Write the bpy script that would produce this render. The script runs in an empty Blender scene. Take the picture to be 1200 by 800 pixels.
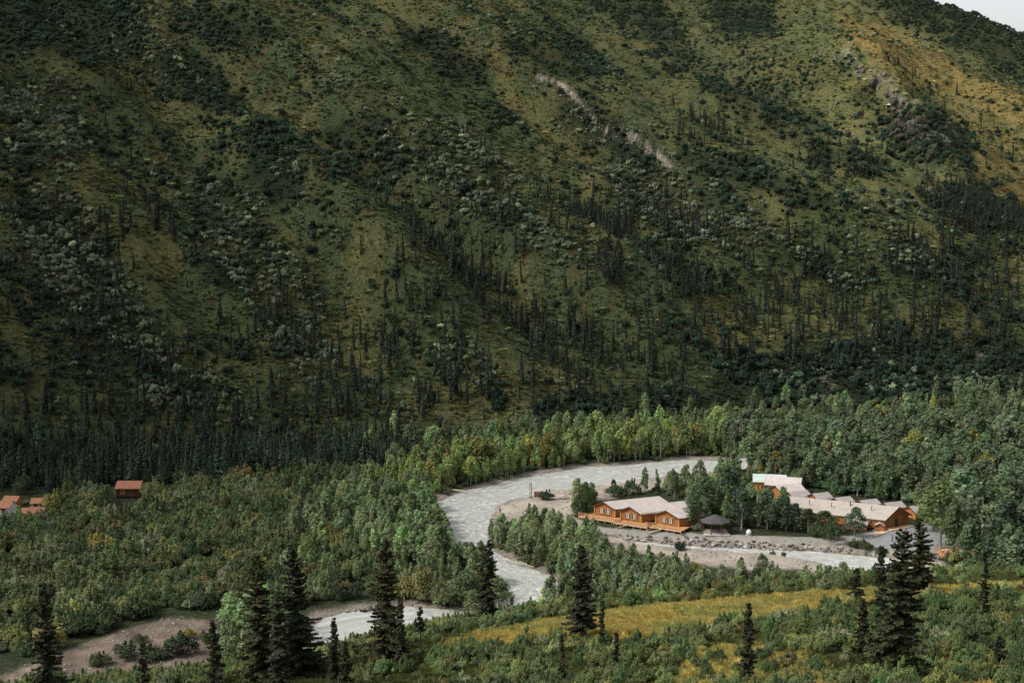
import bpy, math, random
import numpy as np
from mathutils import Vector, Matrix
R = math.radians
scene = bpy.context.scene
C = scene.collection
rnd = random.Random(7)
rng = np.random.default_rng(11)

# ---------------------------------------------------------------- camera, sky, sun, exposure
F = 1200 * 50 / 36.0            # focal length in pixels of the 1200 px wide photograph
PITCH = R(7.2)
EYE = 90.0
cam_d = bpy.data.cameras.new('camera'); cam = bpy.data.objects.new('camera', cam_d); C.objects.link(cam)
cam.location = (0, 0, EYE); cam.rotation_euler = (R(90) - PITCH, 0, 0)
cam_d.lens = 50; cam_d.sensor_width = 36; cam_d.clip_end = 9000; cam_d.clip_start = 0.5
scene.camera = cam

SUN_EL, SUN_AZ = R(47), R(-104)     # azimuth clockwise from +Y: the sun stands to the left, a little behind the camera
world = bpy.data.worlds.new('World'); scene.world = world; world.use_nodes = True
nt = world.node_tree; nt.nodes.clear()
sky = nt.nodes.new('ShaderNodeTexSky'); sky.sky_type = 'NISHITA'; sky.sun_disc = False
sky.sun_elevation = SUN_EL; sky.sun_rotation = SUN_AZ
sky.air_density = 1.0; sky.dust_density = 3.0; sky.ozone_density = 1.0
hs = nt.nodes.new('ShaderNodeHueSaturation'); hs.inputs['Saturation'].default_value = 0.18
bg = nt.nodes.new('ShaderNodeBackground'); bg.inputs['Strength'].default_value = 0.15
wo = nt.nodes.new('ShaderNodeOutputWorld')
nt.links.new(sky.outputs[0], hs.inputs['Color']); nt.links.new(hs.outputs[0], bg.inputs['Color']); nt.links.new(bg.outputs[0], wo.inputs['Surface'])

sl = bpy.data.lights.new('sun', 'SUN'); sl.energy = 2.2; sl.angle = R(9); sl.color = (1.0, 0.95, 0.86)
so = bpy.data.objects.new('sun', sl); C.objects.link(so)
sd = Vector((math.sin(SUN_AZ) * math.cos(SUN_EL), math.cos(SUN_AZ) * math.cos(SUN_EL), math.sin(SUN_EL)))
so.rotation_euler = sd.to_track_quat('Z', 'Y').to_euler()

scene.view_settings.view_transform = 'Standard'; scene.view_settings.look = 'None'
scene.view_settings.gamma = 1.0; scene.view_settings.exposure = 0.6; scene.view_settings.use_curve_mapping = False
cy = scene.cycles
cy.max_bounces = 4; cy.diffuse_bounces = 2; cy.glossy_bounces = 2; cy.transmission_bounces = 2; cy.transparent_max_bounces = 4
cy.caustics_reflective = False; cy.caustics_refractive = False

# ---------------------------------------------------------------- helpers: noise, projection, masks
def _h(ix, iy, s):
    n = (ix.astype(np.int64) * 374761393 + iy.astype(np.int64) * 668265263 + s * 974634777) & 0xFFFFFFFF
    n = ((n ^ (n >> 13)) * 1274126177) & 0xFFFFFFFF
    n = n ^ (n >> 16)
    return (n & 0xFFFFFF) / float(0xFFFFFF)
def vnoise(x, y, s=0):
    ix = np.floor(x); iy = np.floor(y); fx = x - ix; fy = y - iy
    fx = fx * fx * fx * (fx * (fx * 6 - 15) + 10); fy = fy * fy * fy * (fy * (fy * 6 - 15) + 10)
    a = _h(ix, iy, s); b = _h(ix + 1, iy, s); c = _h(ix, iy + 1, s); d = _h(ix + 1, iy + 1, s)
    return (a + (b - a) * fx) * (1 - fy) + (c + (d - c) * fx) * fy
def fbm(x, y, s=0, o=4):
    t = 0; a = 0.5; n = 0
    for k in range(o):
        t = t + a * vnoise(x, y, s + k * 17); n += a; a *= 0.5
        x, y = x * 1.9 + y * 0.6 + 3.1, y * 1.9 - x * 0.6 + 7.7
    return t / n                                    # 0..1, mean 0.5
def sstep(a, b, x):
    t = np.clip((x - a) / (b - a), 0, 1); return t * t * (3 - 2 * t)
def smax(a, b, k):
    h = np.clip(0.5 + 0.5 * (a - b) / k, 0, 1); return b + (a - b) * h + k * h * (1 - h)
def smin(a, b, k): return -smax(-a, -b, k)
cp, sp = math.cos(PITCH), math.sin(PITCH)
def project(x, y, z):
    dz = z - EYE
    fw = y * cp - dz * sp; up = y * sp + dz * cp
    fw = np.where(fw < 1, 1, fw)
    return 600 + F * x / fw, 400 - F * up / fw, fw
def ray(u, v):
    X = (np.asarray(u, float) - 600) / F; Y = (400 - np.asarray(v, float)) / F
    return X, cp + Y * sp, -sp + Y * cp
def on_z(u, v, z=0.0):
    dx, dy, dz = ray(u, v); t = (z - EYE) / dz
    return dx * t, dy * t
def interp(x, pts):
    return np.interp(x, [p[0] for p in pts], [p[1] for p in pts])
def pip(u, v, poly):
    ins = np.zeros(np.shape(u), bool); n = len(poly)
    for i in range(n):
        x0, y0 = poly[i]; x1, y1 = poly[(i + 1) % n]
        if y0 == y1: continue
        c = ((y0 > v) != (y1 > v)) & (u < (x1 - x0) * (v - y0) / (y1 - y0) + x0)
        ins ^= c
    return ins
def dist_line(u, v, pts, closed=False):
    d = np.full(np.shape(u), 1e9)
    m = len(pts) if closed else len(pts) - 1
    for i in range(m):
        x0, y0 = pts[i]; x1, y1 = pts[(i + 1) % len(pts)]
        ex, ey = x1 - x0, y1 - y0; L = ex * ex + ey * ey + 1e-9
        t = np.clip(((u - x0) * ex + (v - y0) * ey) / L, 0, 1)
        d = np.minimum(d, np.hypot(u - x0 - t * ex, v - y0 - t * ey))
    return d
def sdist(u, v, poly):      # negative inside
    d = dist_line(u, v, poly, True)
    return np.where(pip(u, v, poly), -d, d)
def soft(u, v, poly, w):    # 1 inside, 0 outside
    return sstep(w, -w, sdist(u, v, poly))

# ---------------------------------------------------------------- the lie of the land
BASE = [(-900, 60), (-300, 335), (-144, 402), (-40, 440), (74, 487), (185, 512), (400, 545), (900, 600)]
EDGE_V = [(-600, 925), (0, 858), (250, 830), (400, 798), (520, 764), (700, 729), (1000, 692), (1200, 683), (1800, 676)]
EDGE_D = [(-600, 95), (0, 112), (400, 128), (700, 142), (1000, 152), (1200, 160), (1800, 175)]

def river_world(pts, z=0.0):
    xs, ys = on_z([p[0] for p in pts], [p[1] for p in pts], z); return list(zip(xs, ys))
RIVER_PX = [(905, 535), (845, 540), (800, 540), (740, 546), (690, 548), (640, 556), (600, 563), (572, 571), (540, 579), (524, 583), (517, 592),
            (520, 612), (527, 640), (536, 655), (556, 668), (584, 681), (597, 697), (582, 711), (545, 717), (512, 715), (470, 712), (420, 717), (385, 724), (362, 740), (345, 770), (330, 800), (315, 850),
            (420, 850), (500, 800), (560, 772), (610, 745), (640, 715), (655, 692), (640, 676), (612, 664), (584, 652), (567, 638), (565, 624), (571, 612), (570, 603), (574, 594), (590, 586),
            (625, 579), (650, 573), (700, 569), (745, 562), (790, 556), (845, 552), (905, 549)]
CREEK_PX = [(1062, 654), (1020, 651), (985, 648), (945, 644.5), (890, 642.5), (840, 640), (790, 637.5), (760, 635), (735, 633), (742, 637), (790, 641), (850, 646), (900, 650), (945, 656), (980, 665), (1005, 674), (1040, 690), (1070, 720), (1110, 715), (1085, 675)]
WATER_Z = -0.55
RIVER = river_world(RIVER_PX, WATER_Z); CREEK = river_world(CREEK_PX, WATER_Z)
TERR_PX = [(650, 619), (700, 624), (760, 628), (840, 632), (930, 635.5), (1000, 641), (1060, 650), (1090, 668), (1180, 690), (1400, 720), (1400, 560), (900, 545), (700, 570), (670, 590)]
TERR = river_world(TERR_PX, 0.0)

SCAR_W = []
def height(x, y, detail=True):
    x = np.asarray(x, float); y = np.asarray(y, float)
    flat = 0.35 * (fbm(x / 22, y / 22, 3, 3) - 0.5) + 0.25
    near = (np.abs(x) < 420) & (y > 120) & (y < 640)
    if np.any(near):
        f = np.array(flat)
        xn, yn = x[near], y[near]
        fl = f[near] if f.shape else f
        t = sdist(xn, yn, TERR)
        k = sstep(1.5, -2.0, t); fl = fl * (1 - k) + .8 * k
        wob = (fbm(xn / 6, yn / 6, 5, 3) - 0.5) * 3.2
        d = sdist(xn, yn, RIVER) + wob
        fl = np.where(d < 5, fl + (-1.5 - fl) * sstep(5, -3, d), fl)
        d2 = sdist(xn, yn, CREEK) + wob * 0.6
        fl = np.where(d2 < 2.5, fl + (-1.2 - fl) * sstep(2.5, -2, d2), fl)
        f[near] = fl; flat = f
    # main mountain slope
    yb = np.interp(x, [p[0] for p in BASE], [p[1] for p in BASE])
    u = (y - yb) * 0.915
    rel = (fbm(x / 130, y / 130, 21, 4) - 0.5)
    gul = (fbm((x * .67 + y * .74) / 36, (x * .74 - y * .67) / 200, 31, 3) - .5)     # gullies that run down and to the right
    rough = (fbm(x / 11, y / 11, 41, 4) - 0.5)
    a1 = 0.60 * u + np.where(u > 0, 1, 0) * (rel * 30 + gul * 46) * sstep(0, 90, u)
    # crest of the near spur and the flank behind it
    dA = (x - 90) * 0.5 + (y - 746) * 0.866
    tA = (x - 90) * 0.866 - (y - 746) * 0.5
    crA = 140 - 0.50 * tA + 10 * (fbm(tA / 60, tA * 0, 51, 3) - .5)
    a2 = crA - 0.55 * dA
    A = smin(a1, a2, 7)
    def spur(P, Q, sf, sb, seed, amp):
        ex, ey = Q[0] - P[0], Q[1] - P[1]; L = math.hypot(ex, ey); ex /= L; ey /= L
        t = (x - P[0]) * ex + (y - P[1]) * ey
        d = -((x - P[0]) * -ey * -1 + (y - P[1]) * ex * -1)
        d = (x - P[0]) * (-ey) + (y - P[1]) * ex            # positive beyond the crest
        z = P[2] + (Q[2] - P[2]) / L * t
        n = (fbm(x / 70, y / 70, seed, 4) - .5) * amp
        return smin(z + sf * d, z - sb * d, 6) + n
    B = np.minimum(spur((228, 1000, 190), (240, 770, 84), 0.46, 0.5, 61, 26), 186 + (x - 150) * -0.12)
    rk = np.exp(-(dist_line(x, y, [(228, 950), (232, 860), (240, 770)]) / 20.0) ** 2) * ((fbm(x / 13, y / 13, 66, 5) - .35) * 20)
    Cc = spur((255, 1080, 193), (342, 950, 131), 0.36, 0.5, 71, 12)
    D = spur((398, 1300, 234), (462, 1236, 187), 0.55, 0.7, 81, 30)
    m = smax(A, smax(B + rk, smax(Cc, D, 8), 10), 6)
    m = np.minimum(m, 330)
    z = smax(flat, m + ((rough * 3.4 + (fbm(x / 3.6, y / 3.6, 45, 2) - .5) * 1.5) * sstep(2, 20, m)) + gul * 0, 3.0)
    z = np.where(m < -25, flat, z)
    if SCAR_W:
        dd = np.minimum(dist_line(x, y, SCAR_W[0]), dist_line(x, y, SCAR_W[1])); z = z - 1.0 * sstep(6, 1.5, dd)
    # the near hillside the camera stands on, its edge dropping to the valley
    ys = np.maximum(y, 20)
    uu = 600 + F * x / ys / 1.02
    dE = interp(uu, EDGE_D); vE = interp(uu, EDGE_V)
    ang = PITCH + np.arctan((vE - 400) / F)
    zE = EYE - dE * np.tan(ang)
    q = dE - y
    n2 = (fbm(x / 14, y / 14, 91, 4) - .5) * 2.2
    near_z = np.where(q > 0, zE + 0.17 * q + (q * q) * 0.00055, zE + 0.17 * q - 0.0022 * q * q - 0.00003 * np.abs(q) ** 3)
    near_z = near_z + n2 * sstep(-30, 10, q + 10)
    z = np.where(y < 330, smax(z, near_z, 1.2), z)
    return z

def unproject(u, v):
    u = np.atleast_1d(np.asarray(u, float)); v = np.atleast_1d(np.asarray(v, float))
    dx, dy, dz = ray(u, v)
    t = np.full(u.shape, 60.0); hit = np.zeros(u.shape, bool); lo = t.copy()
    for k in range(900):
        gap = EYE + dz * t - height(dx * t, dy * t)
        hit |= (gap < 0)
        lo = np.where(hit, lo, t)
        t = np.where(hit, t, t + np.clip(gap * 0.5, 0.25, 8))
        if hit.all(): break
    hi = t.copy()
    for k in range(18):
        mid = (lo + hi) / 2
        g = EYE + dz * mid - height(dx * mid, dy * mid)
        hi = np.where(g < 0, mid, hi); lo = np.where(g < 0, lo, mid)
    x, y = dx * hi, dy * hi
    return x, y, height(x, y)
def spot(u, v):
    x, y, z = unproject(u, v); return Vector((x[0], y[0], z[0]))
def ground(x, y): return float(height(np.array([x]), np.array([y]))[0])

# ---------------------------------------------------------------- materials
def new_mat(name):
    m = bpy.data.materials.new(name); m.use_nodes = True
    n = m.node_tree; b = n.nodes['Principled BSDF']
    b.inputs['Specular IOR Level'].default_value = 0.25
    return m, n, b
def N(n, kind, **kw):
    x = n.nodes.new(kind)
    for k, v in kw.items():
        if k in x.inputs: x.inputs[k].default_value = v
        else: setattr(x, k, v)
    return x
def ramp(n, fac, stops):
    r = n.nodes.new('ShaderNodeValToRGB')
    while len(r.color_ramp.elements) < len(stops): r.color_ramp.elements.new(0.5)
    for e, (p, c) in zip(r.color_ramp.elements, stops):
        e.position = p; e.color = (*c, 1) if len(c) == 3 else c
    n.links.new(fac, r.inputs['Fac']); return r.outputs['Color']
def noise(n, scale, detail=4, rough=.6, vec=None):
    x = n.nodes.new('ShaderNodeTexNoise'); x.inputs['Scale'].default_value = scale; x.inputs['Detail'].default_value = detail; x.inputs['Roughness'].default_value = rough
    if vec is None:
        g = n.nodes.new('ShaderNodeNewGeometry'); vec = g.outputs['Position']
    n.links.new(vec, x.inputs['Vector']); return x
def mixc(n, fac, a, b, mode='MIX'):
    m = n.nodes.new('ShaderNodeMix'); m.data_type = 'RGBA'; m.blend_type = mode
    for v, i in ((fac, 0), (a, 6), (b, 7)):
        if hasattr(v, 'links'): n.links.new(v, m.inputs[i])
        elif isinstance(v, (int, float)): m.inputs[i].default_value = v
        else: m.inputs[i].default_value = (*v, 1)
    return m.outputs[2]
def bump(n, b, h, strength=.5, dist=.1):
    x = n.nodes.new('ShaderNodeBump'); x.inputs['Strength'].default_value = strength; x.inputs['Distance'].default_value = dist
    n.links.new(h, x.inputs['Height']); n.links.new(x.outputs[0], b.inputs['Normal'])
def simple_mat(name, col, rough=.8, var=.25, scale=3, col2=None, bumpd=.03):
    m, n, b = new_mat(name)
    t = noise(n, scale, 5, .65)
    c2 = col2 or tuple(c * (1 - var) for c in col)
    c = ramp(n, t.outputs['Fac'], [(.3, c2), (.7, col)])
    n.links.new(c, b.inputs['Base Color']); b.inputs['Roughness'].default_value = rough
    if bumpd: bump(n, b, t.outputs['Fac'], .6, bumpd)
    return m
# ground: colours come from the 'cover' attribute, fine mottling from noise
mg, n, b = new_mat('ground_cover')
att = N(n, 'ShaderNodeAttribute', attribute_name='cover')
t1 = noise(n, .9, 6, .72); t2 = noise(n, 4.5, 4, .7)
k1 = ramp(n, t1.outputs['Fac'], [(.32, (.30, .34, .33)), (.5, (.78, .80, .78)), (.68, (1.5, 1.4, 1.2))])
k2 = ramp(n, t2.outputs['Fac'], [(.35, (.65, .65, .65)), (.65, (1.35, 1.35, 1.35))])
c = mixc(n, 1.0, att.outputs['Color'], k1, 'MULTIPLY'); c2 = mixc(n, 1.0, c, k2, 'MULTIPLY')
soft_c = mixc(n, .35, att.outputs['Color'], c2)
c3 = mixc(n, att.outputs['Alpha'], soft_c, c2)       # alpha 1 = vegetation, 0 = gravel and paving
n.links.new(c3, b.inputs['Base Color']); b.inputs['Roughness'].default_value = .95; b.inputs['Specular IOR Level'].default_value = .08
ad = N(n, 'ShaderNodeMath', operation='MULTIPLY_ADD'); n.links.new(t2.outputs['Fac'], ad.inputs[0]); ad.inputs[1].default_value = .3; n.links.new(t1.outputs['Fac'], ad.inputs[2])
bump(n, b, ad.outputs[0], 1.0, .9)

# river water, silty and pale, broken by riffles and white water
mw, n, b = new_mat('river_water')
g = N(n, 'ShaderNodeNewGeometry')
fa_ = N(n, 'ShaderNodeAttribute', attribute_name='flow'); fv = fa_.outputs['Vector']
r1 = noise(n, 1.0, 6, .72, fv); r2 = noise(n, .22, 3, .6, fv); r3 = noise(n, 3.2, 3, .7, fv)
fo = N(n, 'ShaderNodeMath', operation='MULTIPLY_ADD'); n.links.new(r2.outputs['Fac'], fo.inputs[0]); fo.inputs[1].default_value = .55; n.links.new(r1.outputs['Fac'], fo.inputs[2])
fm = ramp(n, fo.outputs[0], [(.0, (0, 0, 0)), (.84, (0, 0, 0)), (.90, (1, 1, 1))])
base = ramp(n, r1.outputs['Fac'], [(.3, (.28, .29, .265)), (.68, (.58, .58, .55))])
wc = mixc(n, fm, base, (.62, .62, .6))
n.links.new(wc, b.inputs['Base Color']); b.inputs['Roughness'].default_value = .16; b.inputs['Specular IOR Level'].default_value = .5
ad = N(n, 'ShaderNodeMath', operation='MULTIPLY_ADD'); n.links.new(r3.outputs['Fac'], ad.inputs[0]); ad.inputs[1].default_value = .35; n.links.new(r1.outputs['Fac'], ad.inputs[2])
bump(n, b, ad.outputs[0], 1.0, .45)

# leaves: the tint of each plant is carried by the plant (an attribute or a property)
def leaf_mat(name, var=.35, rough=.6, transl=.0):
    m, n, b = new_mat(name)
    a = N(n, 'ShaderNodeAttribute', attribute_name='tint', attribute_type='INSTANCER')
    g = N(n, 'ShaderNodeNewGeometry')
    k = ramp(n, g.outputs['Random Per Island'], [(0, (1 - var,) * 3), (.5, (1, 1, 1)), (1, (1 + var * 1.2, 1 + var * 1.1, 1 + var * .7))])
    c = mixc(n, 1.0, a.outputs['Color'], k, 'MULTIPLY')
    n.links.new(c, b.inputs['Base Color']); b.inputs['Roughness'].default_value = rough; b.inputs['Specular IOR Level'].default_value = .2
    if transl:
        tr = N(n, 'ShaderNodeBsdfTranslucent'); mx = N(n, 'ShaderNodeMixShader'); mx.inputs[0].default_value = transl
        tc = mixc(n, 1.0, c, (1.25, 1.3, .8), 'MULTIPLY'); n.links.new(tc, tr.inputs['Color'])
        out = next(q for q in n.nodes if q.type == 'OUTPUT_MATERIAL'); n.links.new(b.outputs[0], mx.inputs[1]); n.links.new(tr.outputs[0], mx.inputs[2]); n.links.new(mx.outputs[0], out.inputs['Surface'])
    return m
M_leaf = leaf_mat('leaves', .4, .55, .45)
M_needle = leaf_mat('needles', .35, .7)
M_bark = simple_mat('grey_bark', (.10, .085, .07), .9, .5, 6)
M_pale_bark = simple_mat('pale_bark', (.38, .36, .32), .85, .5, 5)
M_dark_bark = simple_mat('spruce_bark', (.055, .045, .038), .9, .5, 6)

# ---------------------------------------------------------------- what grows where, read off the photograph and fixed to the ground
P_PALE = [([(790,228),(860,250),(930,280),(1000,322),(1010,345),(930,312),(850,280),(790,255)],.85), ([(560,235),(640,262),(700,300),(690,320),(600,290)],.6), ([(400,100),(440,95),(480,150),(500,190),(450,160)],.55), ([(100,300),(150,330),(190,400),(150,400),(110,350)],.7), ([(980,440),(1100,430),(1200,450),(1200,480),(1080,465),(980,465)],.4),
  # polygons of pale grey-green willow scrub: (points, strength)
 ([(8,95),(60,85),(100,110),(100,160),(85,205),(30,210),(5,160)],.9), ([(20,225),(75,215),(110,245),(112,300),(60,310),(15,280)],.95),
 ([(25,262),(90,262),(140,300),(150,345),(120,372),(60,360),(30,330)],1), ([(95,340),(150,345),(195,395),(200,440),(235,480),(190,485),(150,420),(95,375)],.95),
 ([(150,28),(205,30),(235,62),(240,95),(200,90),(160,60)],.6), ([(215,215),(290,205),(325,260),(345,330),(320,352),(260,340),(215,300)],.9),
 ([(320,350),(375,360),(395,420),(380,460),(330,440)],.6), ([(480,150),(540,145),(585,190),(625,245),(600,270),(530,240),(490,200)],.95),
 ([(635,125),(680,125),(715,150),(740,190),(690,180),(650,155)],.8), ([(690,175),(760,190),(800,225),(830,250),(815,300),(760,270),(715,230)],.95),
 ([(770,200),(830,215),(900,245),(940,290),(900,310),(840,290),(790,250)],.8), ([(925,280),(985,295),(1020,325),(1000,335),(950,315)],.9),
 ([(1025,268),(1070,280),(1095,320),(1080,345),(1045,320)],.75), ([(905,435),(970,425),(1050,430),(1100,450),(1060,470),(960,468)],.45),
 ([(540,240),(640,250),(690,290),(640,300),(560,280)],.55), ([(340,60),(400,60),(420,100),(380,110)],.35), ([(860,480),(930,470),(960,490),(900,500)],.6),
 ([(180,440),(230,430),(290,470),(310,510),(240,505)],.5), ([(740,545-90),(790,450),(800,480),(745,480)],.3)]
P_DARK = [
 ([(706,-10),(770,32),(850,88),(905,128),(965,166),(945,178),(880,146),(800,84),(730,34),(690,0)],.62), ([(840,90),(900,95),(950,125),(975,160),(930,150),(880,125)],.5), ([(1000,96),(1040,120),(1060,150),(1030,160),(1000,130)],.4),  # first strip: gully green, darkened to stand in for shade behind the crest
 ([(-200,-60),(150,-20),(175,30),(170,80),(100,75),(40,60),(-200,70)],.9), ([(200,10),(270,5),(320,35),(300,60),(240,52),(205,35)],.8), ([(150,60),(240,70),(285,110),(270,130),(215,118),(150,90)],.8),
 ([(280,150),(330,140),(365,185),(362,235),(320,240),(285,195)],.9), ([(375,150),(430,130),(480,165),(478,210),(430,225),(380,205)],.75), ([(467,25),(510,35),(560,70),(575,98),(530,100),(480,60)],.85),
 ([(585,42),(650,38),(711,60),(715,90),(650,88),(600,72)],.75), ([(640,92),(690,115),(745,150),(800,190),(760,200),(700,165),(650,120)],.8), ([(715,-40),(770,-10),(805,40),(810,72),(770,50),(725,15)],.7),
 ([(822,-40),(905,-20),(915,40),(870,55),(830,30)],.75), ([(957,-60),(1200,-60),(1260,80),(1200,97),(1120,55),(1040,25)],.85), ([(800,165),(850,175),(920,205),(990,232),(960,250),(880,225),(800,200)],.85),
 ([(938,165),(990,172),(1043,196),(1030,215),(970,200)],.7), ([(1036,140),(1075,125),(1137,155),(1137,195),(1090,200),(1040,175)],.8), ([(1081,215),(1140,222),(1210,262),(1210,285),(1150,262),(1090,240)],.9),
 ([(920,298),(970,305),(1030,330),(1010,342),(950,328)],.8), ([(1077,300),(1137,302),(1140,340),(1090,332)],.7), ([(840,425),(920,415),(1000,405),(1100,395),(1220,400),(1220,500),(1000,500),(840,500)],.85),
 ([(60,270),(120,262),(140,300),(80,330)],.4), ([(640,470),(740,455),(845,460),(850,505),(700,520),(630,505)],.7), ([(50,390),(110,380),(190,410),(250,460),(240,500),(150,480),(70,440)],.3), ([(850,55),(930,80),(990,60),(1010,90),(940,110),(870,90)],.3),
 ([(870,100),(930,110),(950,150),(900,150)],.45)]
P_GOLD = [([(975,5),(1060,42),(1110,68),(1215,112),(1215,158),(1130,124),(1060,98),(1000,56)],1.25), ([(870,60),(960,70),(1040,95),(1000,110),(900,90)],.5), ([(1100,120),(1210,140),(1210,260),(1150,240),(1120,170)],.6),
 ([(520,40),(575,45),(600,75),(560,75)],.6), ([(690,20),(740,45),(830,95),(860,120),(800,90),(700,50)],.5), ([(240,45),(305,48),(310,75),(260,72)],.8), ([(150,90),(190,95),(200,112),(160,112)],.5),
 ([(800,340),(860,350),(900,400),(870,430),(820,400)],.6), ([(600,440),(700,430),(760,450),(700,470)],.6), ([(0,420),(60,430),(130,470),(120,500),(40,490),(0,460)],.6), ([(150,250),(200,260),(215,330),(180,340)],.5), ([(1120,330),(1180,330),(1180,370),(1130,360)],.7),
 ([(180,360),(230,380),(240,420),(200,410)],.4), ([(900,290),(960,340),(900,350)],.4), ([(590,110),(615,112),(612,128),(592,126)],.7)]
SCAR = [(630,90),(655,98),(668,108),(680,120),(694,136),(700,148),(718,158)]; SCAR2 = [(730,154),(752,166),(768,180),(790,198)]
SMALL_SCARS = [([(1062,468),(1072,480),(1086,500)], 7, 3), ([(1142,415),(1160,430),(1174,440)], 3, 2), ([(965,448),(985,462)], 3, 2)]
ROCKS = [(1005,80),(1030,100),(1045,118),(1065,132),(1085,148),(1110,158)]
_s = [unproject([p[0] for p in L_], [p[1] for p in L_]) for L_ in (SCAR, SCAR2)]
SCAR_W += [list(zip(a_[0].tolist(), a_[1].tolist())) for a_ in _s]
def polys(u, v, L, w=9):
    o = np.zeros(np.shape(u))
    for p, s in L:
        x0 = min(q[0] for q in p) - 3 * w; x1 = max(q[0] for q in p) + 3 * w; y0 = min(q[1] for q in p) - 3 * w; y1 = max(q[1] for q in p) + 3 * w
        m = (u > x0) & (u < x1) & (v > y0) & (v < y1)
        if m.any(): o[m] = np.maximum(o[m], s * soft(u[m], v[m], p, w))
    return o
MEADOW = [(505,760),(560,740),(640,728),(740,712),(840,703),(950,694),(1080,688),(1200,683),(1500,680),(1500,690),(1200,694),(1090,702),(1000,706),(940,718),(880,728),(800,738),(740,748),(660,752),(560,762)]
MEADOW2 = [(740,800),(780,775),(830,752),(900,750),(960,735),(940,760),(980,790),(1000,830),(740,830)]; MEADOW3 = [(1085,830),(1090,770),(1130,760),(1210,755),(1300,760),(1300,830)]
GRAVEL_BAR = [(-60,812),(0,790),(60,768),(130,742),(200,722),(250,724),(268,735),(255,765),(240,800),(220,840),(-60,840)]
GRAVEL = [[(568,616),(566,600),(590,584),(640,574),(700,566),(760,558),(850,548),(855,560),(800,566),(740,578),(690,588),(672,600),(668,614),(640,606),(600,614)],
          [(655,615),(700,626),(760,630),(850,634),(930,634),(1000,640),(1050,645),(1060,700),(1030,690),(940,668),(880,668),(810,660),(740,645),(700,640)],
          [(606,674),(640,672),(660,690),(650,705),(625,700)], [(515,735),(528,728),(520,760),(495,765),(490,750)], [(1020,650),(1100,655),(1140,690),(1080,705),(1030,690)]]
def masks(x, y, z):
    u, v, fw = project(x, y, z)
    wu = u + (fbm(x / 7, y / 7, 101, 3) - .5) * 26; wv = v + (fbm(x / 7, y / 7, 111, 3) - .5) * 20
    return u, v, wu, wv
ROAD = river_world([(655,604),(700,620),(760,624.5),(840,628.5),(930,631.5),(980,632),(1015,629)], .8)
YARD = river_world([(1003,628),(1030,618),(1085,612),(1110,622),(1135,640),(1140,655),(1085,650),(1060,643),(1010,640)], .9)
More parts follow.
